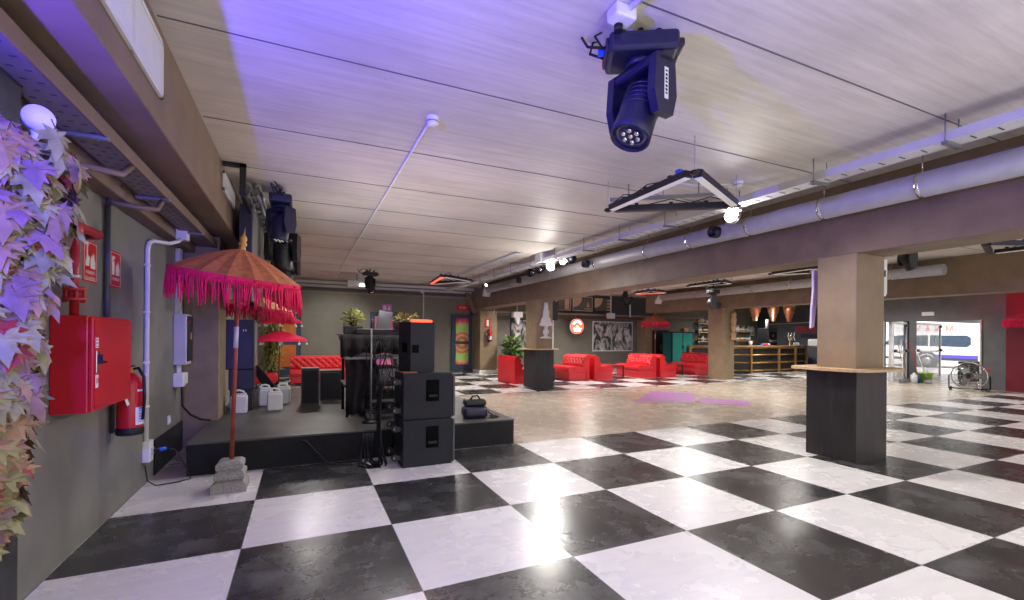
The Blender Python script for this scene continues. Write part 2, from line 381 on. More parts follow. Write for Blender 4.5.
# brown rails along the back wall
t=MB(); t.box(LW,5.9,16.88,BY,2.88,2.93); t.box(LW,5.9,16.72,BY,2.93,3.02,mi=1); t.box(LW,5.9,16.6,16.72,3.05,3.12,mi=2); t.box(LW,5.9,16.3,16.42,3.14,3.22,mi=2)
struct('trim_12',t,[M['tan'],M['walldark'],M['lgrey']])
t=MB(); t.box(6.0,14.6,16.55,BY,2.36,2.42); t.box(6.0,14.6,16.6,BY,2.22,2.36,mi=1); t.box(14.6,18.0,16.7,BY,2.36,2.42)
struct('trim_13',t,[M['tan'],mat('dark brown board',(.07,.05,.035),.6)])
struct('trim_14',MB().prism([(5.55,3.05),(5.67,3.05),(6.0,2.3),(5.86,2.3)],'y',16.2,16.4),M['brown'])
struct('trim_15',MB().box(5.9,6.5,15.4,BY,2.42,2.9,bev=.01),M['brown'])
t=MB().box(14.25,14.9,16.4,BY,0,2.4,bev=.01); struct('trim_16',t,M['tan'])
# near left black pilaster that carries the leaf garland
struct('trim_17',MB().box(LW,-1.15,1.9,2.78,0,2.7,bev=.006),mat('black chipped paint',(.035,.036,.036),.5,var=.4,scale=16))
struct('gap_shade_left',MB().box(LW,LW+.012,5.75,6.94,0,.36),M['blkcloth'])  # black strip painting the shade of the gap between wall and stage

# ---------------------------------------------------------------- doors
def panel_door(n,x0,x1,z0,z1,cols,mp,ml=None):
    d=MB(); fr=.16
    d.box(x0,x1,BY-.07,BY-.004,z0,z1,bev=.008); o=struct(n,d,M['blueframe'])
    zm=(z0+z1)/2
    half=(z1-z0)/2-fr*1.1
    for za,zb in ((zm+.06,z1-fr),(z0+fr+.1,zm-.06)):
        p=MB().box(-(x1-x0)/2+fr,(x1-x0)/2-fr,-.02,.02,za-zm,zb-zm,bev=.004)
        q=p.build('door_panel',mp,o); q.location=((x0+x1)/2,BY-.075,zm)
    MB().tube([(x0+.09,BY-.07,zm-.06),(x0+.09,BY-.13,zm-.06),(x0+.2,BY-.13,zm-.06)],.012).build('door_handle',M['grey'],o)
    return o
panel_door('door_1',5.22,6.06,.06,2.27,None,M['mandala'])
panel_door('door_2',2.2,3.16,.06,2.27,None,M['purplepane'])
panel_door('door_3',-.98,-.03,.1,2.2,None,M['orangepane'])
def glass_leaf(n,x0,x1,y):
    d=MB(); w=.055
    d.box(x0,x0+w,y-.025,y+.025,.01,2.02,bev=.004); d.box(x1-w,x1,y-.025,y+.025,.01,2.02,bev=.004)
    d.box(x0+w,x1-w,y-.025,y+.025,.01,.10); d.box(x0+w,x1-w,y-.025,y+.025,1.94,2.02); d.box(x0+w,x1-w,y-.02,y+.02,.98,1.04)
    o=struct(n,d,M['doorframe'])
    MB().box(x0+w,x1-w,y-.005,y+.005,.1,1.94).build('glass_pane',M['glass'],o)
    h=MB(); 
    for xx in (x0+.1,x1-.09): h.box(xx-.05,xx+.05,y-.09,y-.025,1.0,1.09,bev=.008); h.cyl((xx,y-.07,1.04),(xx+.14,y-.09,.98),.014)
    h.build('push_handle',M['blk'],o)
    MB().box(x1-.1,x1-.02,y-.06,y-.025,1.86,1.95,bev=.006).build('door_closer',M['blk'],o)
glass_leaf('door_4',18.05,18.93,8.62); glass_leaf('door_5',19.45,21.2,8.62)
struct('trim_18',MB().box(17.93,18.0,8.82,8.9,0,2.04,bev=.004).box(17.95,18.0,6.37,6.4,0,2.03).box(18.2,18.28,8.72,8.8,0,2.04),M['doorframe'])

# ================================================================ CEILING SERVICES
# white perforated cable tray with hanger rods
t=thing('cable_tray','long white perforated cable tray hung on rods under the ceiling beside the big duct','cable tray',(4.88,0,3.08))
m=MB(); m.box(-.095,-.085,-2,16.4,0,.08); m.box(.085,.095,-2,16.4,0,.08); m.box(-.085,.085,-2,16.4,0,.006)
y=-1.9
while y<13: m.box(-.05,.05,y,y+.012,-.002,.001,mi=1); y+=.16
m.build('tray',[M['tray'],M['trayhole']],t)
for yy in (-.15,.85,1.92,2.98,4.03,5.1,6.15,7.2,8.3,9.4,10.5,11.6,12.7,13.8):
    h=MB(); h.cyl((-.11,yy,-.03),(-.11,yy,.22),.006,seg=6); h.cyl((.11,yy,-.03),(.11,yy,.22),.006,seg=6); h.box(-.125,.125,yy-.02,yy+.02,-.03,-.005)
    h.build('hanger',M['grey'],t)
# second, thinner conduit run on the ceiling
one('conduit_pipe',MB().tube([(4.25,9.0,3.27),(4.25,16.4,3.27)],.02).tube([(4.36,9.0,3.275),(4.36,16.4,3.275)],.014),M['tray'],'pair of thin white conduits running under the far ceiling beside the spotlights','conduit')
# big round duct
def duct(name,x,y0,y1,z,label,clamps,nozzles,elbow=True):
    t=thing(name,label,'duct',(x,0,z),group=None)
    m=MB().tube([(0,y0,0),(0,y1,0)],.125,seg=24); m.build('pipe',M['steel'],t)
    if elbow:
        e=MB(); pts=[(0,y1,0)]+[(.2*(1-math.cos(a))*0+0,y1+.22*math.sin(a),-.22*(1-math.cos(a))) for a in (R(20),R(45),R(70),R(90))]
        e.tube(pts,.135,seg=20); e.build('elbow',M['lgrey'],t)
    for cy in clamps:
        k=MB(); k.lathe([(.127,-.018),(.132,-.018),(.132,.018),(.127,.018)],ring=True,seg=24,mx=RX(PI/2),c=(0,cy,0)); k.cyl((0,cy,.12),(0,cy,CZ-z),.006,seg=6); k.build('clamp',M['chrome'],t)
    for cy in nozzles:
        k=MB(); k.lathe([(.07,0),(.085,.05),(.085,.16),(.075,.16),(.07,.1),(.02,.1)],seg=20,mx=RY(-PI/2),c=(-.06,cy,.0)); k.build('air_nozzle',M['blk'],t)
    return t
duct('ventilation_duct',5.65,-2.5,14.2,3.0,'big grey round duct along the near brown beam with black nozzles',(.7,2.45,3.4,4.38,5.45,6.45,8.0,9.9,12.2),(4.85,8.2,11.5))
duct('ventilation_duct',12.93,5.2,13.95,3.0,'grey round duct along the farther brown beam, over the bar side',(6.2,7.8,8.7,9.9,12.2),(7.55,),True)
# elbowed open end of farther duct facing down at its near end
# smoke detectors
def detector(x,y,label,run):
    t=thing('smoke_detector',label,'smoke detector',(x,y,CZ))
    MB().lathe([(.055,0),(.055,-.02),(.05,-.03),(.05,-.055),(.035,-.065),(0.001,-.065)]).build('sensor',M['white'],t)
    MB().lathe([(.0505,-.036),(.0515,-.036),(.0515,-.046),(.0505,-.046)]).build('vent_ring',M['grey'],t)
    MB().tube([(a-x,b-y,-.012) for a,b in run],.011).build('conduit',M['white'],t)
    return t
detector(.99,3.80,'white smoke detector with a long white conduit running to the back of the room',[(.98,3.85),(.97,8),(.96,15.8)])
detector(4.68,3.80,'white smoke detector beside the lit triangular lamp near the cable tray',[(4.66,3.86),(4.3,4.1),(3.95,4.1)])
# air grilles on left beam
def grille(x,y0,y1,z0,z1,label,n,split):
    t=thing('air_grille',label,'air grille',(x,(y0+y1)/2,(z0+z1)/2)); a,b=(y1-y0)/2,(z1-z0)/2
    m=MB()
    for p in ((-a,a,-b,-b+.025),(-a,a,b-.025,b),(-a,-a+.025,-b,b),(a-.025,a,-b,b)): m.box(0,.018,p[0],p[1],p[2],p[3])
    if split: m.box(0,.016,-.012,.012,-b,b)
    m.build('grille_frame',M['white'],t)
    s=MB()
    for k in range(n):
        yy=-a+.03+(2*a-.06)*(k+.5)/n
        s.box(.002,.014,yy-.006,yy+.0,-b+.02,b-.02,mx=TR(0,yy,0)@RZ(.5)@TR(0,-yy,0))
    s.build('slats',M['white'],t); MB().box(.0,.002,-a+.01,a-.01,-b+.01,b-.01).build('backing',mat('dark gap',(.03,.03,.03),.8),t)
grille(-.788,2.35,3.38,2.86,3.2,'large white slatted air grille on the side of the near left beam',46,True)
grille(-.788,5.75,6.6,3.0,3.2,'small white air grille on the left beam beside the hanging black lights',30,False)

# ---------------------------------------------------------------- triangular LED lamps
def tri_lamp(name,label,c,verts,lit=('led',)*3,group=None,cables=True,top=CZ):
    t=thing(name,label,'lamp',c,group=group)
    n=len(verts)
    for i in range(n):
        a=Vector(verts[i]); b=Vector(verts[(i+1)%n]); d=(b-a).normalized(); a2=a+d*.07; b2=b-d*.07
        L=(b2-a2).length; ang=math.atan2(d.y,d.x); pit=-math.asin(d.z)
        mx=TR(*((a2+b2)/2))@RZ(ang)@RY(pit)@RX(0)
        o=MB().box(-L/2,L/2,-.045,.045,-.02,.045,bev=.008,mx=mx).build('lamp_bar',M['navy'] if i==0 else M['blk'],t)
        MB().box(-L/2+.02,L/2-.02,-.034,.034,-.027,-.018,mx=mx).build('diffuser',M[lit[i]],o)
        k=MB(); 
        for s in (-.3,0,.3): k.box(s*L-.02,s*L+.02,-.02,.02,.045,.07,mx=mx)
        k.tube([mx@Vector((-L/2,0,.05)),mx@Vector((-L/3,.02,.11)),mx@Vector((-L/6,0,.05)),mx@Vector((0,.02,.10)),mx@Vector((L/5,0,.05))],.006,seg=5)
        k.build('cable',M['cable'],o)
        MB().cyl(tuple(a),tuple((a.x,a.y,top-.001-c[2])),.004,seg=5).build('suspension_wire',M['wiregrey'],t)
        j=MB().ball(tuple(a),.05,(1,1,.5),seg=8); j.build('joint',M['blk'],t)
    q=Vector(verts[0])*.86+Vector(verts[2])*.14; MB().box(q.x-.03,q.x+.03,q.y-.03,q.y+.03,.035,.09,bev=.008).build('power_plug',M['bluplug'],t)
    return t
tri_lamp('triangle_lamp','nearest triangular hanging lamp of three bars with pale lit strips',(3.55,3.75,2.96),[(-.30,-.65,0),(.92,-.10,-.01),(-.25,.72,0)],('led','blk','led'))
sb=MB().box(-.62,.62,-.02,.02,-.02,.02,mx=TR(3.9,4.2,3.12)@RZ(-.62)); 
for s in (-.4,0,.4): sb.cyl(tuple(TR(3.9,4.2,3.12)@RZ(-.62)@Vector((s,0,0))),tuple(TR(3.9,4.2,3.298)@RZ(-.62)@Vector((s,0,0))),.008,seg=6)
one('support_bar',sb,M['grey'],'grey bar hung from the ceiling just above the nearest triangular lamp','bar')
G='triangular lamps in the far bay'
tri_lamp('triangle_lamp','triangular lamp with one bar lit red near the far back wall',(3.7,12.4,2.98),[(-.42,-.95,0),(.62,-.3,0),(-.25,.9,0)],('led','led','ledred'))
tri_lamp('triangle_lamp','triangular lamp above a black moving head in the middle bay',(10.75,9.7,3.0),[(-.2,-.65,0),(.4,-.45,0),(-.15,.65,0)])
tri_lamp('triangle_lamp','triangular lamp beside the near column, its end hidden by it',(10.4,6.9,3.0),[(-.2,-.6,0),(.5,-.1,0),(-.1,.55,0)])
tri_lamp('triangle_lamp','triangular lamp at the right edge of the picture above the doors',(10.6,3.5,3.0),[(-.65,.0,0),(.5,-.55,0),(.55,.35,0)],('blk','led','blk'))
tri_lamp('triangle_lamp','triangular lamp above the hanging pink fringed parasol',(10.95,12.4,2.99),[(-.4,-.5,0),(.5,-.3,0),(-.2,.6,0)],('led','ledred','led'))

# ---------------------------------------------------------------- moving heads
def moving_head(label,loc,yaw,pan,tilt,sc=1,m='blk',group=None,logo=False,drop=True):
    t=thing('moving_head_light',label,'stage light',loc,yaw,group); t.scale=(sc,)*3
    b=MB(); b.box(-.19,.19,-.13,.13,-.11,0,bev=.025,seg=3); b.box(-.205,-.185,-.10,.10,-.09,-.02,bev=.008); b.box(.185,.225,-.09,.09,-.08,-.03,bev=.012)
    b.build('base',M[m],t)
    c=MB(); c.box(-.12,-.02,-.05,.05,0,.035); c.cyl((.1,0,0),(.1,0,.07),.02); c.cyl((-.1,0,.03),(-.1,0,.07),.02); c.build('clamp',M['blk'],t)
    P=RZ(pan)
    y=MB(); y.cyl((0,0,-.11),(0,0,-.15),.085)
    y.box(-.18,.18,-.07,.07,-.205,-.145,bev=.02,mx=P)
    for s in (-1,1):
        y.prism([(-.075,-.16),(.075,-.16),(.09,-.36),(.06,-.47),(-.06,-.47),(-.09,-.36)],'x',s*.155-.025,s*.155+.025,mx=P)
    y.build('yoke',M[m],t)
    H=P@TR(0,0,-.38)@RX(tilt)
    h=MB(); h.lathe([(.0,.17),(.07,.165),(.098,.12),(.105,.03),(.108,-.05),(.112,-.15),(.115,-.2),(.105,-.205),(.1,-.18),(.0,-.178)],seg=24,mx=H@TR(0,0,0))
    for k in range(5): h.lathe([(.107,.10-.03*k),(.112,.095-.03*k),(.107,.09-.03*k)],seg=24,mx=H)
    hd=h.build('head',M[m],t)
    MB().lathe([(.0,-.176),(.07,-.178),(.098,-.19),(.1,-.181)],seg=20,mx=H).build('lens',M['lens'],hd)
    l2=MB()
    for k in range(7):
        a=2*PI*k/6; rr=.045 if k<6 else 0
        l2.ball(tuple(H@Vector((rr*math.cos(a),rr*math.sin(a),-.183))),.018,seg=8)
    l2.build('led_cells',M['chrome'],hd)
    if logo:
        mx=P@TR(.1815,0,-.31)@RZ(PI/2)@RX(PI/2)@RZ(-PI/2)
        lg=MB().box(-.085,.085,-.016,.016,0,.0015,bev=.0007,mx=mx)
        plate=lg.build('label_plate',M['white'],t); mk=MB(); [mk.box(-.07+.02*k,-.07+.02*k+(.013 if k%3 else .009),-.008,.008,.0015,.0022,mx=mx) for k in range(7)]; mk.build('marking',M['blk'],plate)
    cb=MB(); cb.tube([(-.2,.05,-.05),(-.28,.08,.0),(-.26,.1,.08),(-.15,.08,.1),(-.05,.05,.06)],.008,seg=6); cb.tube([(-.2,-.05,-.05),(-.30,-.02,-.02),(-.33,.05,.08),(-.3,.1,.13)],.008,seg=6); cb.tube([(-.2,0,-.04),(-.26,-.02,.04),(-.2,.03,.1),(-.1,.05,.08)],.006,seg=6)
    cb.build('cables',M['cable'],t)
    if logo:
        MB().box(-.24,-.2,-.02,.02,-.06,-.02,bev=.006).build('power_plug',M['bluplug'],t)
        MB().box(-.21,-.204,.04,.07,-.085,-.06).build('indicator',M['signred'],t)
    gap=(CZ-.001-loc[2])/sc
    if gap>.08: MB().cyl((0,0,.03),(0,0,gap),.016,seg=8).build('drop_rod',M['blk'],t)
    return t
moving_head('big blue black moving head light hanging nearest on the ceiling',(1.83,2.17,3.215),R(-30),R(-52),R(-24),1.05,'navy',logo=True)
sk=thing('ceiling_socket','white ceiling socket box above the nearest moving head light','socket',(1.62,2.08,CZ))
MB().box(-.07,.07,-.05,.05,-.075,0,bev=.012).build('socket_box',M['white'],sk); MB().tube([(.02,-.05,-.02),(.05,-.4,-.02),(.1,-1.2,-.02)],.018).build('conduit',M['white'],sk)
MB().cyl((0,.03,-.075),(0,.03,-.11),.025).build('plug',M['cable'],sk)
t=moving_head('moving head light at the front of the row beside the left beam',(-.26,6.55,3.21),R(90),R(40),R(10),1.0,'navy')
moving_head('largest hanging black moving head in the row over the stage',(-.27,7.55,3.12),R(90),R(75),R(-10),1.25,'blk')
moving_head('lowest and farthest moving head of the row over the stage',(-.27,8.9,3.05),R(90),R(75),R(-15),1.2,'blk')
moving_head('small black moving head next to the lit white floodlight at the back',(1.72,13.3,3.2),R(0),R(60),R(-20),1.0)
moving_head('black moving head under a triangular lamp in the middle bay',(10.77,9.55,2.82),R(20),R(30),R(-60),1.0)
moving_head('black moving head beside the white speaker on the near column',(8.75,3.98,2.97),R(0),R(60),R(-30),.72)
moving_head('black moving head hanging in front of the farthest duct elbow',(10.7,13.4,3.2),R(0),R(40),R(-40),.8)
# truss carrying the row over the stage
tr=MB()
for dx in (-.05,.05):
    for dz in (0,.14): tr.tube([(dx,0,dz),(dx,3.3,dz)],.02)
for k in range(10):
    y0=k*.33; tr.tube([(-.05,y0,0),(.05,y0+.165,0),(-.05,y0+.33,0)],.009,seg=5); tr.tube([(-.05,y0,0),(-.05,y0+.165,.14),(-.05,y0+.33,0)],.009,seg=5)
tr.tube([(0,.2,.14),(0,.2,.219)],.015); tr.tube([(0,3,.14),(0,3,.219)],.015)
one('lighting_truss',tr,M['grey'],'grey lighting truss holding the row of moving heads over the stage','truss',(-.535,6.2,3.08))
# hanging bracket and large hung loudspeaker
one('ceiling_bracket',MB().box(-.03,.03,-.03,.03,-.33,0).box(-.2,.03,-.03,.03,-.04,0).box(-.02,.02,0,.9,-.36,-.32),M['blk'],'black L-shaped hanging bracket on the ceiling in front of hung loudspeaker','bracket',(-.60,5.75,CZ))
hs=thing('hung_loudspeaker','tall grey sided loudspeaker column hanging behind the large fringed parasol','loudspeaker',(-.64,6.7,2.45))
MB().box(-.075,.06,-.2,1.55,-.60,.60,bev=.012,mx=RX(0)).build('cabinet',M['blkgrey'],hs); MB().box(-.07,.055,-.213,-.2,-.58,.58).build('grille',M['navy'],hs)
MB().box(.06,.067,-.18,1.53,-.58,.58).build('side_panel',M['lgrey'] if 0 else mat('matt grey panel',(.20,.20,.19),.5),hs)
MB().tube([(-.05,0,.59),(-.05,0,.849)],.012).build('hanger',M['blk'],hs); MB().tube([(-.05,1.2,.59),(-.05,1.2,.849)],.012).build('hanger',M['blk'],hs)
# floodlight lit near the back
fl=thing('floodlight','small lit white floodlight on the ceiling before the back wall','floodlight',(1.5,14.6,3.0))
MB().box(-.28,.22,-.2,.2,-.12,.08,bev=.015).build('housing',M['lgrey'],fl); MB().box(.06,.2,-.215,-.2,-.09,-.03).build('lamp_face',M['lampsoft'],fl); MB().box(-.02,.02,-.02,.02,.08,.3).build('bracket',M['grey'],fl)
# ---------------------------------------------------------------- spot cans along tray
def can(label,loc,aim,lit=None,sc=1,group=None):
    t=thing('spotlight_can',label,'spotlight',loc,group=group)
    d=Vector(aim).normalized(); H=d.to_track_quat('Z','Y').to_matrix().to_4x4()@Matrix.Scale(sc,4)
    m=MB().lathe([(.0,-.16),(.05,-.16),(.07,-.13),(.075,-.02),(.09,0),(.1,.1),(.105,.12),(.095,.12),(.09,.02),(.0,.015)],seg=20,mx=H); b=m.build('housing',M['blk'] if not lit else M['chrome'],t)
    MB().lathe([(.0,.03),(.088,.03),(.088,.035),(0,.036)],seg=20,mx=H).build('lens',M[lit] if lit else M['chrome'],b)
    MB().tube([(-.11*sc,0,0),(-.11*sc,0,.12*sc),(.11*sc,0,.12*sc),(.11*sc,0,0)],.01).tube([(0,0,.12*sc),(0,0,CZ-loc[2])],.01).build('yoke',M['blk'],t)
    return t
SPOT=(5.2,4.35,3.1)
can('brightest lit spotlight at end of the nearest triangular lamp',SPOT,(-.5,-.75,-.35),'lamp')
can('leftmost dark spotlight of the row over the near duct',(5.2,10.15,3.03),(-.75,-.6,-.15))
can('second dark spotlight of the row, left of the lit one',(5.2,9.7,3.05),(-.75,-.6,-.15))
can('lit spotlight in middle of the row above the duct',(5.2,9.2,3.06),(-.55,-.75,-.2),'lamp')
can('lit smaller spotlight right of the brightest in the row',(5.2,8.65,3.1),(-.6,-.7,-.2),'lampsoft',.8)
can('rightmost dark spotlight of the row over the duct',(5.2,8.35,3.1),(-.3,-.9,-.1))
can('small lit spotlight far along the duct by the back wall',(5.1,13.0,3.0),(-.6,-.7,-.3),'lampsoft',.45)
one('ceiling_box',MB().box(-.2,.2,-.14,.14,-.22,0,bev=.01),M['tray'],'white square box on the ceiling above the lit spotlights','box',(4.95,9.0,CZ))
# ================================================================ LEFT WALL
# perforated tray + brown duct under left beam
t=thing('cable_tray','brown cable tray with perforated underside hanging beneath the left beam','cable tray',(-1.11,0,2.56))
m=MB(); m.box(-.1,.09,-2.5,9,0,.006); m.box(.09,.105,-2.5,9,-.01,.075,mi=1); m.box(-.105,-.09,-2.5,9,0,.06,mi=1)
y=-.5
while y<6.5:
    for dx in (-.05,0,.05): m.box(dx-.012,dx+.012,y+dx*.4,y+.012+dx*.4,-.002,.001,mi=2)
    y+=.11
m.build('tray',[mat('tray underside',(.22,.19,.19),.5,.2),M['brown'],M['trayhole']],t)
for yy in (.9,1.75,3.3,4.6,6.0,7.4):
    MB().box(-.115,.11,yy-.017,yy+.017,-.024,-.002,bev=.004).cyl((.06,yy,-.03),(.06,yy,.139),.006,seg=6).build('hanger',M['grey'],t)
p=MB().box(-.075,.05,-2.5,9.0,-.09,.09,bev=.01); one('boxed_pipe',p,M['brown'],'brown square boxed pipe running along the top of the left wall','pipe',(-1.29,0,2.56))
one('bent_pipe',MB().tube([(-1.27,3.4,2.43),(-1.15,3.45,2.42),(-1.03,3.6,2.44),(-1.02,3.75,2.54)],.02),M['brown'],'brown bent conduit pipe under the left cable tray nearer the leaf garland','pipe')
one('bent_pipe',MB().tube([(-1.3,4.35,2.43),(-1.15,4.4,2.42),(-1.06,4.5,2.44),(-1.05,4.6,2.54)],.02),M['brown'],'brown bent conduit pipe under the left cable tray above the right red sign','pipe')
s=thing('alarm_siren','round white alarm sounder on curved bracket above the leaf garland','alarm',(-1.035,2.62,2.36)); s.scale=(.8,.8,.8)
MB().lathe([(.0,-.05),(.05,-.05),(.062,-.03),(.066,.03),(.066,.05),(.0,.052)],seg=24,mx=RZ(.5)@RX(PI/2)).build('horn',M['white'],s); MB().tube([(-.01,0,-.05),(.0,-.01,-.09),(-.03,0,-.13),(-.08,.0,-.12),(-.14,.0,-.1)],.02).build('bracket',M['white'],s)
# standpipe
p=thing('standpipe','red fire water standpipe with flanged valve above the red cabinet','pipe',(-1.285,3.70,1.6))
MB().tube([(0,0,-.04),(0,0,.44)],.024,seg=14).tube([(0,0,.44),(0,.02,.5),(0,.08,.525),(0,.36,.53),(-.02,.42,.53),(-.075,.44,.53)],.028,seg=12).build('pipe',M['redpipe'],p)
v=MB().lathe([(.024,.05),(.058,.05),(.058,.068),(.036,.072),(.036,.11),(.058,.114),(.058,.132),(.024,.132)],seg=16)
for k in range(6):
    a=k*PI/3; v.cyl((.047*math.cos(a),.047*math.sin(a),.04),(.047*math.cos(a),.047*math.sin(a),.142),.008,seg=6)
v.build('flange',M['redpipe'],p); MB().lathe([(.0245,.19),(.029,.19),(.029,.21),(.0245,.21)],seg=16,ring=True).box(-.08,-.02,-.008,.008,.19,.21).build('pipe_clip',M['lgrey'],p); MB().lathe([(.03,.44),(.042,.45),(.042,.53),(.03,.54)],seg=14).build('joint',M['redpipe'],p)
# fire hose cabinet
fc=thing('fire_hose_cabinet','large red wall mounted fire hose cabinet with white labels on its door','cabinet',(-1.19,3.965,1.258))
MB().box(-.18,.0,-.348,.345,-.30,.30,bev=.008).build('cabinet_body',M['red'],fc)
d=MB(); d.box(.0,.022,-.342,.339,-.292,.292,bev=.006); door=d.build('door',M['red'],fc)
fr=MB()
for q in ((-.325,.325,.265,.272),(-.325,.325,-.272,-.265)): fr.box(.022,.026,q[0],q[1],q[2],q[3])
for q in (-.325,.318): fr.box(.022,.026,q,q+.007,-.272,.272)
fr.build('door_edge',M['red'],door)
MB().box(.022,.03,-.305,-.255,-.055,.085,bev=.003).build('lock_plate',M['chrome'],door)
MB().box(.03,.05,-.285,-.275,.0,.06).cyl((.04,-.28,.015),(.055,-.24,.01),.008).build('handle',M['cable'],door)
lb=MB().box(.022,.0245,-.305,-.265,.10,.165).build('door_label',M['signwhite'],door)
lr=MB()
for k in range(3): lr.box(.0245,.0255,-.30,-.27,.108+.02*k,.114+.02*k)
lr.build('lettering',M['signred'],door)
lb=MB().box(.022,.0245,-.305,-.265,-.15,-.068).build('door_label',M['signwhite'],door)
MB().lathe([(.012,0),(.016,.001),(.012,.002)],ring=True,mx=RY(PI/2),c=(.0245,-.285,-.105),seg=14).build('mark',M['signred'],door)
rg=MB().lathe([(.028,-.001),(.033,-.004),(.028,-.007)],ring=True,mx=RX(PI/2)@Matrix.Identity(4),c=(-.09,-.349,-.26),seg=20); rg.build('punched_ring',M['redpipe'],fc)
# signs
def sign_wall(loc,lines,pict,label,w=.23,h=.29):
    t=thing('fire_sign',label,'sign',loc)
    b=MB().box(0,.004,-w/2,w/2,-h/2,h/2,bev=.001).build('plate',M['signred'],t)
    bd=MB()
    for q in ((-w/2+.012,w/2-.012,h/2-.016,h/2-.012),(-w/2+.012,w/2-.012,-h/2+.012,-h/2+.016)): bd.box(.004,.0052,*q)
    for yy in (-w/2+.012,w/2-.016): bd.box(.004,.0052,yy,yy+.004,-h/2+.012,h/2-.012)
    bd.build('border',M['signwhite'],t)
    p=MB()
    def pp(poly): p.prism([(a*w,b*h) for a,b in poly],'x',.004,.0056)
    if pict=='hand':
        pp([(-.34,-.12),(-.10,-.12),(-.08,.02),(-.05,.1),(-.12,.12),(-.2,.16),(-.2,.36),(-.27,.36),(-.27,.12),(-.34,.0)])
        p.lathe([(.0,0),(.02,0),(.02,.0015),(.0,.0016)],mx=RY(PI/2),c=(.004,-.23*w,.41*h),seg=14)
    else:
        pp([(-.33,-.16),(-.12,-.16),(-.12,.16),(-.17,.22),(-.28,.22),(-.33,.16)]); pp([(-.28,.23),(-.17,.23),(-.17,.28),(-.05,.30),(-.05,.34),(-.2,.36),(-.3,.34),(-.38,.2),(-.35,.2),(-.28,.29)])
    pp([(.02,-.16),(.34,-.16),(.36,.0),(.28,.12),(.29,.2),(.2,.1),(.2,.24),(.1,.08),(.07,.16),(.0,.02)])
    p.build('pictogram',M['signwhite'],t)
    for i,l in enumerate(lines): text('lettering',l,.034 if len(lines)>1 else .036,M['signwhite'],t,TR(.004,0,-.27*h-.04*i)@FACE_PX,.0008,sx=.85)
    return t
sign_wall((LW,4.18,1.955),['PULSADOR','DE ALARMA'],'hand','red fire alarm button sign nearest the standpipe on the left wall')
sign_wall((LW,4.66,1.96),['EXTINTOR'],'ext','red extinguisher sign right of the dark vertical pipe')
one('wall_pipe',MB().tube([(0,0,-.75),(0,0,.42)],.02).tube([(0,0,.42),(.02,-.02,.5),(.1,-.1,.56)],.02),mat('dark painted pipe',(.06,.06,.08),.5),'dark vertical pipe on left wall between the two red fire signs','pipe',(LW+.025,4.42,2.0))
# fire extinguisher
def extinguisher(label,loc,rz,group=None):
    t=thing('fire_extinguisher',label,'fire extinguisher',loc,rz,group)
    MB().lathe([(.0,.03),(.082,.03),(.085,.05),(.085,.40),(.07,.45),(.035,.475),(.025,.49),(.0,.49)],seg=24).build('cylinder',M['red'],t)
    MB().lathe([(.0,0),(.084,0),(.09,.01),(.09,.055),(.0855,.06)],seg=24).build('foot_ring',M['cable'],t)
    MB().cyl((0,0,.485),(0,0,.525),.022).box(-.02,.02,-.02,.03,.51,.535,bev=.005).build('valve',M['gold'],t)
    MB().box(-.012,.012,-.03,.09,.555,.57,bev=.004,mx=RX(.25)).box(-.012,.012,-.02,.08,.535,.547,bev=.003).build('lever',M['cable'],t)
    MB().tube([(.02,0,.52),(.06,-.03,.53),(.10,-.05,.46),(.105,-.05,.3),(.095,-.05,.12)],.011).build('hose',M['cable'],t)
    lb=MB()
    for k in range(7):
        a0=-.9+k*.2; a1=a0+.2
        for z0,z1,mi in ((.08,.22,0),(.255,.375,1)):
            lb.box(.0,.0015,-.0092,.0092,z0,z1,mi=mi,mx=RZ((a0+a1)/2)@TR(.0851,0,0))
    lb.build('label',[M['signwhite'],M['signred']],t)
    tx=MB()
    for k in range(5): tx.box(.0,.0012,-.03,.03,.10+.022*k,.106+.022*k,mi=0,mx=RZ(-.3)@TR(.0865,0,0))
    tx.box(0,.0012,-.035,.035,.205,.215,mi=0,mx=RZ(-.3)@TR(.0866,0,0))
    tx.box(0,.0012,-.012,.012,.27,.35,mi=1,mx=RZ(-.5)@TR(.0868,0,0)@RX(.4)).box(0,.0012,-.03,.03,.345,.36,mi=1,mx=RZ(-.5)@TR(.0868,0,0))
    tx.build('label_print',[M['bluplug'],M['signwhite']],t)
    MB().box(-.12,-.06,-.03,.03,.38,.44,bev=.005).box(-.115,-.10,-.03,.03,.02,.4).build('wall_bracket',M['blk'],t)
    return t
ext=extinguisher('red fire extinguisher on the left wall beside the red hose cabinet',(LW+.125,4.58,.645),0)
# white conduit with boxes
t=thing('wall_conduit','white plastic conduit running up the left wall to a junction box','conduit',(LW+.02,5.42,.45))
MB().tube([(0,0,-.03),(0,0,1.80),(.005,.03,1.87),(.02,.09,1.90),(.09,.35,1.93),(.135,.5,1.98),(.15,.58,2.03)],.02,seg=10).build('pipe',M['white'],t)
for z in (.3,.72,1.2,1.65): MB().lathe([(.02,-.012),(.026,-.012),(.026,.012),(.02,.012)],c=(0,0,z),seg=12).box(-.02,.0,-.03,-.015,z-.012,z+.012).build('clip',M['white'],t)
MB().box(.10,.21,.54,.66,2.015,2.135,bev=.008).build('junction_box',M['white'],t)
t=thing('socket_box','white power socket box at the foot of the white conduit','socket',(LW+.03,5.44,.32))
MB().box(-.03,.03,-.06,.06,-.10,.10,bev=.006).build('socket_body',M['white'],t); MB().box(.03,.042,-.03,.04,-.03,.03,bev=.004).build('socket_face',M['lgrey'],t)
MB().cyl((.042,.01,0),(.08,.03,0),.016).cyl((.078,.03,0),(.13,.06,.0),.019,mi=1).build('plug',[M['cable'],M['bluplug']],t)
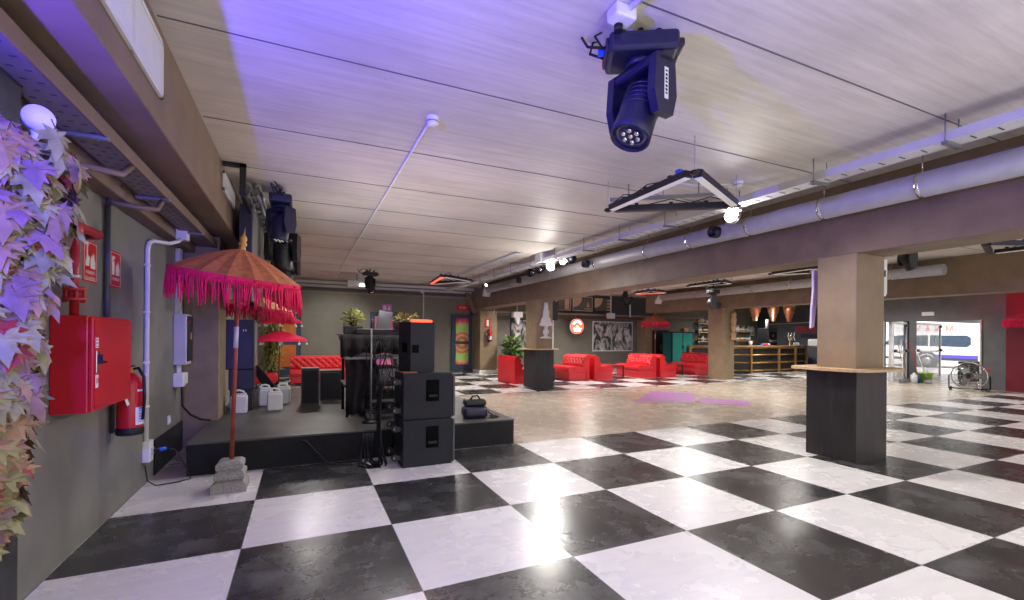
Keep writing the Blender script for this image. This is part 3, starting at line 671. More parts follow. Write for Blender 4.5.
cb=MB().tube([(LW+.165,5.505,.32),(LW+.22,5.53,.30),(LW+.28,5.52,.22),(LW+.33,5.50,.10),(LW+.37,5.45,.012),(LW+.28,5.38,.010),(LW+.12,5.33,.010),(LW+.055,5.33,.06),(LW+.03,5.36,.2)],.006,seg=6)
one('power_cable',cb,M['cable'],'thin black cable trailing from the blue plug to the floor','cable')
one('light_switch',MB().box(0,.012,-.04,.04,-.05,.05,bev=.004).box(.012,.02,-.025,.025,-.03,.03,bev=.003),M['white'],'small white switch plate low on left wall near the stage','switch',(LW,6.3,.47))
t=thing('electric_panel','grey white electrical distribution box with dark window on the left wall','electric box',(LW+.07,6.62,1.38))
MB().box(-.07,.06,-.13,.14,-.30,.30,bev=.01).build('panel_case',M['lgrey'],t); MB().box(.06,.075,-.11,.12,-.26,.28,bev=.004).build('window_cover',M['blk'],t)
MB().box(.075,.08,.0,.04,-.0,.08).build('warning_label',M['yellow'],t); MB().box(.075,.08,-.05,-.02,.2,.23).build('indicator',M['signred'],t)
MB().box(-.07,-.02,-.06,.06,.3,1.08,bev=.003).build('trunking',M['lgrey'],t)
MB().tube([(-.04,-.05,-.3),(-.04,-.05,-.42)],.014).tube([(-.04,.05,-.3),(-.04,.05,-.42)],.014).build('pipes',M['white'],t)
MB().box(-.07,.03,-.13,.0,-.56,-.40,bev=.01).box(-.07,.03,.02,.13,-.54,-.40,bev=.01).build('sockets',M['white'],t)
MB().tube([(.0,-.02,-.56),(.0,0,-.8),(.06,.1,-.92),(.15,.2,-1.0),(.24,.27,-1.03)],.013).build('cable',M['cable'],t)

# ---------------------------------------------------------------- leaf garland
lf=thing('leaf_garland','hanging garland of pale autumn maple leaves covering the left edge pilaster','garland',(-1.06,2.45,.62))
def maple(bm,mx,mi,sz):
    # palmate five-lobed leaf, folded slightly along the midrib
    pts=[(0,-.1),(.12,-.06),(.42,-.14),(.34,.02),(.62,.14),(.46,.2),(.52,.36),(.26,.28),(.24,.42),(.30,.62),(.16,.56),(0,.95)]
    full=pts+[(-x,y) for x,y in pts[-2:0:-1]]
    c=bm.verts.new(mx@Vector((0,.18*sz,.02*sz)))
    vs=[bm.verts.new(mx@Vector((x*sz,y*sz,(-.22*abs(x)-.16*max(0,y-.3)**1.3+.05*math.sin(7*x+5*y))*sz))) for x,y in full]
    n=len(vs)
    for i in range(n):
        f=bm.faces.new((c,vs[i],vs[(i+1)%n])); f.material_index=mi
    # stalk
fb=MB(); rnd=random.Random(11); st=MB()
prof=[(0.0,.05),(.12,.09),(.3,.16),(.55,.20),(.8,.22),(1.05,.26),(1.3,.33),(1.5,.38),(1.62,.34),(1.74,.16)]
def width(z):
    for (a,b),(c,d) in zip(prof,prof[1:]):
        if a<=z<=c: return b+(d-b)*(z-a)/(c-a)
    return .1
for i in range(620):
    z=1.62*rnd.random()**.85
    w=width(z)
    a=rnd.uniform(-1.9,1.6); 
    dirv=Vector((math.cos(a),math.sin(a)*1.0,0))     # outwards to +X and +-Y
    r=w*rnd.uniform(.55,1.05)
    pos=Vector((-.09+dirv.x*r*.72, .02+dirv.y*r*1.25, z+rnd.uniform(-.04,.04)))
    if pos.x<-.06: pos.x=-.06+rnd.random()*.03
    nrm=(dirv+Vector((rnd.uniform(-.5,.5),rnd.uniform(-.9,.1),rnd.uniform(-.1,.7)))).normalized()
    down=Vector((rnd.uniform(-.5,.5),rnd.uniform(-.5,.5),-1)); yv=(down-nrm*down.dot(nrm)).normalized(); xv=yv.cross(nrm)
    mx=Matrix(((xv.x,yv.x,nrm.x,pos.x),(xv.y,yv.y,nrm.y,pos.y),(xv.z,yv.z,nrm.z,pos.z),(0,0,0,1)))
    k=rnd.random(); mi=(0 if k<.40 else 1 if k<.68 else 2 if k<.74 else 3) if z>.7 else (0 if k<.42 else 1 if k<.5 else 2 if k<.53 else 3)
    maple(fb.bm,mx,mi,rnd.uniform(.10,.15))
    st.tube([tuple(pos),tuple(pos-yv*.05-nrm*.02)],.0022,seg=4)
fol=fb.build('leaves',[M['leafa'],M['leafb'],M['leafc'],M['leafd']],lf); fol['kind']='stuff'
for k in range(3): st.tube([(-.075+.01*k,-.1+.1*k,z*.1) if False else (-.08+.02*math.sin(z*1.1+k),-.12+.12*k+.03*math.cos(z*.9),z*.1) for z in range(0,18)],.008,seg=5)
st.build('stems',M['twig'],lf)

# ================================================================ PARASOLS
def canopy_parts(t,rad,h,mxc,mcan,fr,nrib=16,edge='canopy'):
    m=MB(); n=nrib*2; rings=[]
    K=7
    for j in range(K+1):
        u=j/K; r=rad*u; z=h*(1-u**1.35)
        rings.append([m.bm.verts.new(mxc@Vector((r*math.cos(2*PI*k/n)*(1 if k%2==0 else .985),r*math.sin(2*PI*k/n)*(1 if k%2==0 else .985),z-(0 if k%2==0 else .02*u)))) for k in range(n)] if j else [m.bm.verts.new(mxc@Vector((0,0,h)))])
    for k in range(n): m.bm.faces.new((rings[0][0],rings[1][k],rings[1][(k+1)%n]))
    for j in range(1,K):
        for k in range(n): m.bm.faces.new((rings[j][k],rings[j+1][k],rings[j+1][(k+1)%n],rings[j][(k+1)%n]))
    m.build('canopy',mcan,t)
    rb=MB()
    for k in range(nrib):
        a=2*PI*k/nrib
        rb.tube([mxc@Vector((rad*u*math.cos(a),rad*u*math.sin(a),h*(1-u**1.35)-.012)) for u in (.05,.35,.7,.98)],.006,seg=5)
        rb.tube([mxc@Vector((.04*math.cos(a),.04*math.sin(a),-.12)),mxc@Vector((rad*.55*math.cos(a),rad*.55*math.sin(a),h*(1-.55**1.35)-.02))],.005,seg=4)
    rb.build('ribs',M['wood'],t)
    if fr:
        f=MB(); rn=random.Random(3); n=int(330*rad)
        band=[]
        seg=64
        for z in (0,-.07*fr/.25): band.append([f.bm.verts.new(mxc@Vector((rad*1.005*math.cos(2*PI*k/seg),rad*1.005*math.sin(2*PI*k/seg),z))) for k in range(seg)])
        for k in range(seg): f.bm.faces.new((band[0][k],band[0][(k+1)%seg],band[1][(k+1)%seg],band[1][k]))
        for k in range(n):
            a=2*PI*(k+rn.random()*.6)/n; L=fr*rn.uniform(.75,1.1); p=mxc@Vector((rad*1.008*math.cos(a),rad*1.008*math.sin(a),-.03))
            dx,dy=rn.uniform(-.015,.015),rn.uniform(-.015,.015)
            f.tube([p,p+Vector((dx,dy,-L*.5)),p+Vector((dx*1.6,dy*1.6,-L))],[.0055,.0075,.004],seg=4)
        f.build('fringe',M['fringe'],t)
        g=MB()
        for k in range(nrib):
            a=2*PI*k/nrib; p=mxc@Vector((rad*1.012*math.cos(a),rad*1.012*math.sin(a),-.015)); g.ball(tuple(p),.014,seg=8)
        g.build('beads',M['canopyred'],t)
def finial(t,mxc,h,s=1):
    MB().lathe([(.0,-.02),(.022*s,-.02),(.024*s,.0),(.018*s,.02),(.026*s,.035),(.026*s,.055),(.016*s,.065),(.024*s,.085),(.02*s,.11),(.008*s,.13),(.0,.16*s)],seg=14,mx=mxc@TR(0,0,h)).build('finial',M['gold'],t)
def stone_base(t,rz=0,k=.8):
    m=MB()
    for (h0,z0),(h1,z1) in (((.17,0),(.17,.075)),((.17,.075),(.125,.10)),((.12,.10),(.15,.125)),((.15,.125),(.15,.17)),((.15,.17),(.115,.195)),((.115,.195),(.13,.21)),((.13,.21),(.13,.26)),((.13,.26),(.095,.285))):
        pass
    prof=[(0,0),(.175,0),(.175,.07),(.135,.095),(.125,.10),(.15,.12),(.155,.145),(.15,.17),(.12,.19),(.118,.198),(.135,.21),(.135,.25),(.105,.275),(.085,.28),(0,.28)]
    m.lathe([(r*1.414*k,z) for r,z in prof],seg=4,sq=True,smooth=False,mx=RZ(-rz))
    o=m.build('stone_base',M['stone'],t)
    return o
def parasol(label,loc,rad=.66,h=.26,polelen=2.02,fr=.26,lean=(0,0),tilt=(0,0),rz=0,mcan='canopy',base=True,group=None,cat='parasol'):
    t=thing('fringed_parasol',label,cat,loc,rz,group)
    if base: stone_base(t,rz)
    A=RX(lean[1])@RY(lean[0]); top=A@Vector((0,0,polelen))
    MB().tube([tuple(A@Vector((0,0,.24 if base else 0))),tuple(top)],.019,seg=12).build('pole',M['pole'],t)
    MB().tube([tuple(A@Vector((0,0,polelen*.66))),tuple(A@Vector((0,0,polelen*.76)))],.0205,seg=12).build('pole_sleeve',M['lgrey'],t)
    mxc=Matrix.Translation(top)@RX(lean[1]+tilt[1])@RY(lean[0]+tilt[0])
    canopy_parts(t,rad,h,mxc,M[mcan],fr); finial(t,mxc,h,1.35)
    return t
parasol('largest orange parasol with pink fringe on stone base near left wall',(-.60,4.98,0),lean=(R(1.6),R(0)),tilt=(R(8),R(3)),rz=-.43,rad=.53,h=.25,polelen=2.0,fr=.25)
parasol('smaller orange parasol with pink fringe standing on the rear of the stage',(-.84,9.75,SZ0),lean=(R(2),0),tilt=(R(4),0),polelen=1.60,rad=.62,h=.22,fr=.2,base=False)
# tiered pink ceremonial umbrella
t=thing('tiered_parasol','three tiered pink parasol with dangling flowers in front of the orange door','parasol',(-.55,13.0,0))
MB().lathe([(0,0),(.2,0),(.2,.03),(.05,.08),(0,.08)],seg=20).build('foot',M['blk'],t); MB().tube([(0,0,.06),(.08,0,2.4)],.02).build('pole',M['pole'],t); MB().tube([(.04,0,.98),(.053,0,1.3)],.023).build('pole_sleeve',M['lgrey'],t)
for r,z in ((.60,1.32),(.48,1.78),(.33,2.12)):
    m=MB(); m.lathe([(.02,z+.2),(r*.35,z+.165),(r*.75,z+.07),(r,z),(r*1.01,z-.05),(r*.99,z-.05),(r*.97,z)],cap=False,seg=16,c=(.055,0,0),smooth=False); tier=m.build('canopy_tier',M['fringe'] if r>.4 else M['canopyred'],t)
    for k in range(8):
        d=MB(); a=k*PI/4; d.cyl((.055+r*math.cos(a),r*math.sin(a),z-.04),(.055+r*math.cos(a),r*math.sin(a),z-.10),.004,seg=5); d.ball((.055+r*math.cos(a),r*math.sin(a),z-.12),.03,seg=8); d.build('tassel',M['whitecarve'],tier)
MB().lathe([(.03,2.32),(.04,2.36),(.02,2.42),(0,2.5)],c=(.055,0,0),seg=12).build('finial',M['gold'],t)
parasol('orange red parasol with straight pink fringe beside the turquoise cabinet',(13.55,15.0,0),polelen=2.06,rad=.55,h=.34,fr=.2,base=True)
parasol('red parasol on stone base at the right edge against the red wall',(17.2,5.0,0),polelen=1.98,rad=.64,h=.26,fr=.18,mcan='canopyred',lean=(0,0))

# ================================================================ STAGE
st=thing('stage_platform','low black stage platform on left of the dance floor','stage',(0,0,0))
MB().box(-1.06,2.6,5.575,10.55,0,.315,bev=.004).build('riser',M['stage'],st); MB().box(-1.065,2.605,5.57,10.555,.315,.335,bev=.004).build('deck',M['stagetop'],st)
SZ=.335
cb=MB().tube([(-.02,5.55,.28),(.05,5.52,.27),(.2,5.45,.10),(.28,5.42,.03),(.40,5.38,.012),(.52,5.34,.012)],.008,seg=6)
one('stage_cable',cb,M['cable'],'thin black cable hanging over the stage front to the floor','cable')
# subwoofers
def subwoofer(label,loc,group=None):
    t=thing('subwoofer',label,'subwoofer',loc,0,group)
    MB().box(0,.555,0,.52,0,.515,bev=.012).build('cabinet',M['blkgrey'],t)
    MB().box(.555,.60,.01,.51,.012,.503,bev=.03,seg=3).build('grille',M['grey'] if 0 else mat('speaker grille mesh',(.075,.078,.085),.45,.3),t)
    h=MB(); 
    h.box(.255,.40,-.006,.0,.20,.44,bev=.002); q=h.build('handle_plate',M['recess'],t)
    MB().box(.275,.38,-.008,-.004,.30,.42).build('handle_recess',M['recess'],q)
    MB().box(.275,.38,-.03,-.006,.245,.275,bev=.01,seg=3).build('handle_bar',M['blkgrey'],q)
    for z in (.10,.415):
        for y in (.10,.42):
            c=MB(); c.box(-.008,0,y-.05,y+.05,z-.05,z+.05); c.box(-.07,-.008,y-.03,y-.02,z-.025,z+.025); c.box(-.07,-.008,y+.02,y+.03,z-.025,z+.025)
            w=c.build('caster',M['blk'],t); MB().lathe([(.0,-.016),(.03,-.016),(.04,-.012),(.04,.012),(.03,.016),(0,.016)],mx=RX(PI/2),c=(-.065,y,z),seg=16).build('wheel',M['blk'],w); MB().lathe([(.0,-.019),(.018,-.019),(.018,.019),(0,.019)],mx=RX(PI/2),c=(-.065,y,z),seg=12).build('hub',M['lgrey'],w)
    return t
s1=subwoofer('lower black subwoofer of the stack standing on the checkered floor',(1.0,5.0,0))
s2=dup(s1,(1.0,5.0,.518),0,'upper black subwoofer of the stack, carrying a loudspeaker on top')
t=thing('loudspeaker','black loudspeaker standing on top of the stacked subwoofers','loudspeaker',(1.10,5.10,1.034),R(15))
MB().prism([(0,0),(.30,0),(.30,.34),(.05,.34),(0,.30)],'z',0,.56).build('cabinet',M['blkgrey'],t); MB().box(.30,.312,.01,.33,.01,.55,bev=.004).build('grille',M['blk'],t)
MB().box(-.006,0,.08,.2,.22,.33,bev=.002).build('handle_recess',M['recess'],t)
MB().box(.02,.10,-.006,0,.22,.31,bev=.002).build('front_recess',M['recess'],t)
MB().box(0,.30,0,.34,.56,.566).build('top_plate',M['blk'],t)
one('red_led_bar',MB().box(0,.26,0,.05,0,.03,bev=.008),M['ledred'],'glowing red light bar lying on top of the loudspeaker','light bar',(1.13,5.17,1.601),R(15))
one('wooden_strip',MB().box(0,.16,0,.1,0,.012),mat('reddish plank',(.35,.10,.05),.5),'short reddish board lying on the subwoofer beside the loudspeaker','board',(.90+.1,5.03,1.0335))
# leafy pots
def pot_plant(name,label,loc,pr,ph,spread,height,n,m,potm,seed,leaf=.1,group=None,long=False):
    t=thing(name,label,'plant',loc,0,group); rn=random.Random(seed)
    MB().box(-pr,pr,-pr*.8,pr*.8,0,ph,bev=.01).build('pot',M[potm],t)
    l=MB(); s=MB()
    for i in range(n):
        a=rn.uniform(0,2*PI); r=spread*math.sqrt(rn.random()); z=ph+height*rn.uniform(.1,1)*(1-.3*r/spread)
        p=Vector((r*math.cos(a),r*math.sin(a),z)); L=leaf*rn.uniform(.7,1.4)
        d=Vector((math.cos(a),math.sin(a),rn.uniform(-.5,.9) if not long else rn.uniform(-1.2,.2))).normalized(); sd=d.cross(Vector((rn.uniform(-.3,.3),rn.uniform(-.3,.3),1))).normalized()
        wv=.22 if not long else .12
        q=[p,p+d*L*.5+sd*L*wv,p+d*L,p+d*L*.5-sd*L*wv]
        l.bm.faces.new([l.bm.verts.new(v) for v in q])
        if i%6==0: s.tube([(p.x*.15,p.y*.15,ph*.8),(p.x*.5,p.y*.5,ph+(z-ph)*.6),tuple(p)],.004,seg=4)
    f=l.build('foliage',M[m],t); f['kind']='stuff'; s.build('stems',M['twig'],t); return t
pot_plant('potted_plant','yellow green leafy plant in a black planter on top of the keyboard rig',(.68,7.12,1.458),.13,.12,.12,.27,260,'yellowgreen','blk',5,.065)
pot_plant('potted_plant','small red lit leafy plant behind the loudspeaker with the red light bar',(1.19,5.9,1.52),.12,.06,.13,.16,120,'yellowgreen','blk',8,.07)
one('plant_stand',MB().box(-.14,.14,-.14,.14,1.155,1.185).tube([(0,0,0),(0,0,1.16)],.02).box(-.18,.18,-.02,.02,0,.02).box(-.02,.02,-.18,.18,0,.02),M['blk'],'black stand behind the loudspeaker carrying a small plant','stand',(1.19,5.9,SZ))
# keyboard rig : frame with black cloth
t=thing('equipment_rig','tall black equipment table draped in cloth on the stage beside subwoofers','equipment rig',(.92,6.9,SZ))
for x in (-.36,.42):
    for y in (-.35,.38): MB().tube([(x,y,0),(x,y,1.08)],.022,seg=8).build('leg',M['blk'],t)
MB().box(-.42,.48,-.42,.45,1.04,1.1,bev=.01).build('table_top',M['blk'],t)
MB().box(-.40,.46,-.38,.42,.78,.82,bev=.006).build('shelf',M['grey'],t)
MB().box(-.40,.46,-.38,.42,.40,.44,bev=.006).build('shelf',M['blk'],t)
# cloth drape over top edge
dr=MB(); nx=26
rows=[]
for j,(yy,zz) in enumerate(((.46,1.115),(.0,1.122),(-.43,1.115),(-.455,1.05),(-.46,.95),(-.465,.86))):
    rows.append([dr.bm.verts.new((-.46+.96*i/nx,yy-(.018*math.sin(i*1.3)*(j-2) if j>2 else 0),zz+(.015*math.sin(i*.9) if j==5 else 0)-(.05 if j==5 and i<5 else 0))) for i in range(nx+1)])
for a,b in zip(rows,rows[1:]):
    for i in range(nx): f=dr.bm.faces.new((a[i],a[i+1],b[i+1],b[i])); f.smooth=True
co=dr.build('cloth',M['blkcloth'],t); sm=co.modifiers.new('thick','SOLIDIFY'); sm.thickness=.006
d2=MB(); rows=[]
for j in range(9):
    z=.78-.74*j/8; rows.append([d2.bm.verts.new((-.40+.05*j/8+.42*i/14*(.9+.15*math.sin(j*.7)),-.40-.03*math.sin(i*1.4+j*.5)-.02*j/8,z)) for i in range(15)])
for a,b in zip(rows,rows[1:]):
    for i in range(14): f=d2.bm.faces.new((a[i],a[i+1],b[i+1],b[i])); f.smooth=True
co=d2.build('drape',M['blkcloth'],t); sm=co.modifiers.new('thick','SOLIDIFY'); sm.thickness=.006
c=MB()
rn=random.Random(4)
for k in range(16):
    x=rn.uniform(-.1,.45); c.tube([(x,-.44,1.03),(x+rn.uniform(-.1,.1),-.5,.95),(x+rn.uniform(-.15,.15),-.47,.7),(x+rn.uniform(-.2,.2),-.5,.45),(x+rn.uniform(-.2,.2),-.46,.25)],.006,seg=5)
c.build('cables',M['cable'],t)
# things on the rig
t=thing('keyboard','black electronic keyboard lying on the draped equipment table','keyboard',(.98,6.80,1.459))
MB().box(-.30,.42,-.14,.14,0,.07,bev=.01).build('keyboard_body',M['blk'],t); k=MB()
for i in range(20): k.box(-.28+.034*i,-.25+.034*i,-.145,-.03,.07,.076)
k.build('keys',M['lgrey'],t)
one('leaning_panel',MB().box(-.10,.10,-.02,.02,0,.36,bev=.006,mx=RZ(-.2)@RY(.2)@TR(.03,0,0)),mat('grey board',(.11,.115,.115),.5),'grey board leaning upright on the equipment table before the pink door','board',(1.06,7.12,1.459))
def box_unit(name,label,cat,loc,dx,dy,dz,m,parts=None,rz=0):
    t=thing(name,label,cat,loc,rz); MB().box(-dx/2,dx/2,-dy/2,dy/2,0,dz,bev=min(.012,dz*.15)).build('case',M[m],t); return t
t=box_unit('audio_mixer','small grey audio mixer on middle shelf of the equipment table','mixer',(.74,6.87,1.159),.36,.5,.10,'lgrey'); k=MB()
for i in range(4):
    for j in range(3): k.cyl((-.12+.08*i,-.15+.1*j,.10),(-.12+.08*i,-.15+.1*j,.12),.014,seg=8)
k.build('knobs',M['blk'],t)
t=box_unit('amplifier','black amplifier unit on the lower shelf of the equipment table','amplifier',(.95,6.9,.779),.6,.5,.22,'blk'); MB().box(-.27,.27,-.258,-.25,.03,.19).build('front_panel',M['grey'],t)
t=box_unit('amplifier','black amplifier unit standing on stage beneath equipment table','amplifier',(1.0,6.9,SZ+.003),.55,.5,.3,'blk'); MB().box(-.25,.25,-.258,-.25,.05,.1).box(-.25,.25,-.258,-.25,.16,.2).build('front_panel',M['grey'],t)
# rolling chair/trolley with castors in front of rig
t=thing('wheeled_trolley','low black trolley with pale castors on the stage beside the rig','trolley',(.98,6.27,SZ))
MB().box(-.22,.30,-.14,.14,.09,.115,bev=.006).build('deck',M['blk'],t)
for x in (-.17,.25):
    for y in (-.1,.1):
        w=MB().lathe([(0,-.014),(.04,-.014),(.045,0),(.04,.014),(0,.014)],mx=RX(PI/2),c=(x,y,.045),seg=14).build('wheel',M['grey'],t); MB().box(x-.03,x+.03,y-.02,y+.02,.06,.09).build('fork',M['grey'],w)
cb=MB(); rn=random.Random(9)
for k in range(7):
    pts=[]; x,y=rn.uniform(-.1,.1),rn.uniform(-.06,.06)
    for j in range(9): pts.append((x+.16*math.cos(j*.85+k)*rn.uniform(.5,1),y+.09*math.sin(j*.85+k),.013*(1+k)+.004*j))
    cb.tube(pts,.011,seg=6)
cab=one('cable_coil',cb,M['cable'],'coil of black cable lying on top of the low trolley','cable',(1.02,6.27,SZ+.115))
# microphone stand
t=thing('microphone_stand','thin grey microphone stand in front of the draped equipment table','microphone stand',(.80,6.03,SZ))
MB().lathe([(0,0),(.11,0),(.11,.02),(.02,.04),(0,.04)],seg=20).build('foot',M['blk'],t); MB().tube([(0,0,.03),(0,0,1.2)],.011).build('pole',M['grey'],t); MB().tube([(0,0,1.2),(.01,.02,1.32)],.014).build('clip',M['blk'],t)
cb=MB(); rn=random.Random(21)
for k in range(6):
    x0=.64+.022*k; cb.tube([(x0+.02,5.56,.30),(x0,5.52,.20),(x0+rn.uniform(-.05,.05),5.42,.02),(x0-.1*rn.random(),5.25+.05*k,.012),(x0+.03,5.12,.012),(x0+.12*rn.random(),5.25,.014),(x0+.1,5.38,.013)],.010,seg=6)
one('cable_heap',cb,M['cable'],'heap of black cables on the floor at left of the subwoofers','cable')
cb=MB(); rn=random.Random(33)
for k in range(12):
    x0=.875-.015*rn.random(); cb.tube([(x0,5.15+.03*k,1.02-.06*rn.random()),(x0-.07,5.12+.03*k,.85),(x0-.06-.03*rn.random(),5.14+.03*k,.6),(x0-.08,5.1+.03*k,.3),(x0-.1*rn.random(),5.1+.02*k,.02)],.008,seg=5)
one('hanging_cables',cb,M['cable'],'bunch of black cables hanging behind the casters of stacked subwoofers','cable')
# gear on stage corner
t=thing('stage_light','dark blue rounded stage light lying on the front right stage corner','stage light',(2.14,5.86,SZ),-.15)
MB().box(-.17,.17,-.12,.12,0,.16,bev=.06,seg=4).build('base',M['navy'],t); MB().box(-.15,.15,-.08,.08,.16,.25,bev=.03).build('head',M['blk'],t)
MB().tube([(-.06,0,.24),(-.03,0,.29),(.04,0,.30),(.08,0,.24)],.012).build('handle',M['blk'],t); MB().box(.15,.162,-.03,.03,.19,.23).build('lamp_end',M['ledred'] if 0 else M['yellow'],t)
cb=MB().tube([(2.34,5.95,.46),(2.37,5.98,.40),(2.40,5.86,.355),(2.45,5.75,.348),(2.38,5.7,.348)],.009,seg=6).tube([(2.36,5.85,.348),(2.34,5.72,.348),(2.42,5.72,.362),(2.36,5.8,.362),(2.33,5.70,.348)],.009,seg=6)
one('power_cable',cb,M['cable'],'black cable lying beside the stage light on the stage corner','cable')
# stage speaker boxes
def spk(label,loc,dx,dy,dz,rz=0,m='blk'):
    t=thing('stage_monitor',label,'speaker',loc,rz)
    MB().prism([(-dy/2,0),(dy/2,0),(dy/2,dz),(-dy/2+.04,dz)],'x',-dx/2,dx/2).build('cabinet',M[m],t); MB().box(-dx/2+.02,dx/2-.02,-dy/2-.004,-dy/2+.03,.03,dz-.03,bev=.01).build('grille',M['cable'],t); return t
spk('upright black speaker box on the stage before the red sofa',(.12,8.0,SZ),.26,.34,.58)
spk('wide black speaker box beside the upright one on the stage',(.45,8.5,SZ),.34,.36,.5)
t=thing('tall_cabinet','tall blue black loudspeaker cabinet on stage by left wall','cabinet',(-.86,7.78,SZ))
MB().box(-.16,.22,-.15,.25,.6,1.32,bev=.01).build('upper_box',M['navy'],t); MB().box(.22,.235,-.13,.23,.64,1.28,bev=.004).build('side_grille',M['grey'],t); MB().box(-.1,.22,-.13,.25,.30,.6,bev=.01).build('lower_box',M['navy'],t); MB().box(-.08,.2,-.12,.24,0,.3,bev=.006).build('plinth',M['blk'],t)
for k in (.08,.11): MB().box(k,k+.012,-.155,-.15,1.15,1.18).build('indicator_light',M['lgrey'],t)
def jerry(label,loc,rz=0):
    t=thing('jerry_can',label,'jerry can',loc,rz)
    MB().box(-.10,.10,-.09,.09,0,.25,bev=.022,seg=3).box(-.085,.085,-.07,.07,.24,.275,bev=.012).build('can_body',M['offwhite'],t)
    MB().tube([(-.07,0,.265),(-.06,0,.315),(.0,0,.32),(.05,0,.30),(.06,0,.265)],.014).build('handle',M['offwhite'],t); MB().cyl((-.07,0,.27),(-.07,0,.305),.022).build('cap',M['offwhite'],t); return t
j=jerry('white plastic jerry can nearest the middle of the stage',(-.36,7.55,SZ),.1)
dup(j,(-.80,7.45,SZ),0,'white plastic jerry can in front of the tall dark cabinet'); dup(j,(-.52,8.12,SZ),.2,'white jerry can behind and left of the nearest one, partly hidden'); dup(j,(-.27,8.22,SZ),-.1,'rearmost white jerry can, directly behind the nearest one')
t=thing('curved_cover','dark curved cover leaning among the jerry cans on stage','cover',(-.62,8.8,SZ))
m=MB(); N=14; a=[]
poly=[(.26-.36*(i/N)**1.6,.62*(i/N)) for i in range(N+1)]; poly2=[(x-.05-.12*math.sin(PI*i/N),z) for i,(x,z) in enumerate(poly)]
m.prism(poly+poly2[::-1],'y',-.02,.02); m.build('shell',M['blkcloth'],t); MB().tube([(x+.004,-.02,z) for x,z in poly],.008).build('rim',mat('dark red rim',(.12,.02,.02),.5),t)
# tall plant at left rear
pot_plant('tall_plant','tall pale green leafy plant beside the orange door in rear corner',(-.80,14.7,0),.18,.3,.24,1.9,900,'yellowgreen','blk',13,.16,long=True)
# ================================================================ SOFAS
def sofa(label,loc,rz,L=1.2,group=None,legs=False):
    t=thing('tufted_sofa',label,'sofa',loc,rz,group); h=L/2
    z0=.10 if legs else 0
    MB().box(-.36,.37,-h+.02,h-.02,z0,.27,bev=.012).build('base',M['sofaside'],t)
    MB().prism([(-.30,.27),(.36,.27),(.40,.30),(.41,.36),(.39,.42),(.33,.45),(.1,.455),(-.25,.44)],'y',-h,h,smooth=False).build('seat',M['sofa'],t)
    # backrest: tufted front
    front=[(-.14,.44),(-.16,.52),(-.185,.60),(-.21,.68),(-.235,.75),(-.265,.80),(-.31,.83),(-.36,.82)]
    # resample
    pts=[]
    for i in range(len(front)-1):
        for k in range(5):
            u=k/5; pts.append((front[i][0]*(1-u)+front[i+1][0]*u,front[i][1]*(1-u)+front[i+1][1]*u))
    pts.append(front[-1]); nv=len(pts); nu=int(L*72)
    m=MB(); g=[]
    for i in range(nu+1):
        col=[]; yy=-h+L*i/nu
        for j,(x,z) in enumerate(pts):
            a=yy/.095+z/.09; b=yy/.095-z/.09
            env=min(1,max(0,(.80-z)/.05))*min(1,max(0,(z-.45)/.04))
            d=.055*math.sqrt(abs(math.sin(PI*a/2)*math.sin(PI*b/2)))*env
            col.append(m.bm.verts.new((x+d*.95,yy,z+d*.25)))
        back=[m.bm.verts.new((-.40,yy,.72)),m.bm.verts.new((-.385,yy,0.0 if not legs else .1)),m.bm.verts.new((-.30,yy,0.0 if not legs else .1)),m.bm.verts.new((-.27,yy,.4))]
        g.append(col+back)
    n=len(g[0])
    for a,b in zip(g,g[1:]):
        for j in range(n):
            f=m.bm.faces.new((a[j],b[j],b[(j+1)%n],a[(j+1)%n])); f.smooth=j<nv-1
    m.bm.faces.new(g[0]); m.bm.faces.new(g[-1][::-1])
    m.build('backrest',M['sofa'],t)
    if legs:
        for x in (-.3,.3):
            for y in (-h+.1,h-.1): MB().cyl((x,y,0),(x,y,.1),.02).build('leg',M['chrome'],t)
    return t
sA=sofa('red sofa seen from behind left of the bar table column',(6.18,13.03,0),0,1.3)
def sd(loc,rz,lab): return dup(sA,loc,rz,lab)
sd((8.25,13.3,0),PI,'red tufted sofa facing left just right of bar table column')
sd((9.2,13.25,0),0,'red sofa facing right, back to back with the one by bar table column')
sd((11.1,13.3,0),PI,'red tufted sofa facing left below the small fringed parasol')
sd((11.98,13.2,0),0,'red sofa facing right in front of the turquoise cabinet')
sd((14.05,13.55,0),PI,'red tufted sofa facing left, partly behind the tan column')
sofa('long red tufted sofa behind the stage against the back room',(.75,14.25,0),-PI/2,2.1,legs=True)
ar=thing('red_armchair','rounded red armchair at left behind the stage beside the tiered parasol','armchair',(-.88,13.55,0))
MB().box(-.3,.3,-.32,.32,.18,.42,bev=.08,seg=4).build('seat',M['sofa'],ar); MB().prism([(-.36,.3),(-.2,.42),(-.22,.75),(-.30,.78),(-.38,.7)],'y',-.3,.3).build('backrest',M['sofa'],ar)
for x in (-.22,.22):
    for y in (-.22,.22): MB().cyl((x,y,0),(x,y,.2),.018).build('leg',M['blk'],ar)
def low_table(label,loc):
    t=thing('low_table',label,'table',loc)
    MB().box(-.28,.28,-.45,.45,.41,.44,bev=.006).build('table_top',mat('red lacquer',(.45,.03,.04),.25),t); MB().box(-.28,.28,-.455,-.44,.385,.41).box(-.28,.28,.44,.455,.385,.41).box(-.28,-.265,-.44,.44,.385,.41).box(.265,.28,-.44,.44,.385,.41).build('frame',M['blk'],t)
    for x in (-.26,.26):
        for y in (-.43,.43): MB().box(x-.02,x+.02,y-.02,y+.02,0,.41).build('leg',M['blk'],t)
    return t
lt=low_table('low red topped table beside the bar table column sofa',(7.14,13.25,0)); dup(lt,(10.1,13.5,0),0,'low red topped table between the two middle red sofas'); dup(lt,(12.95,13.55,0),0,'low red topped table before the turquoise cabinet')

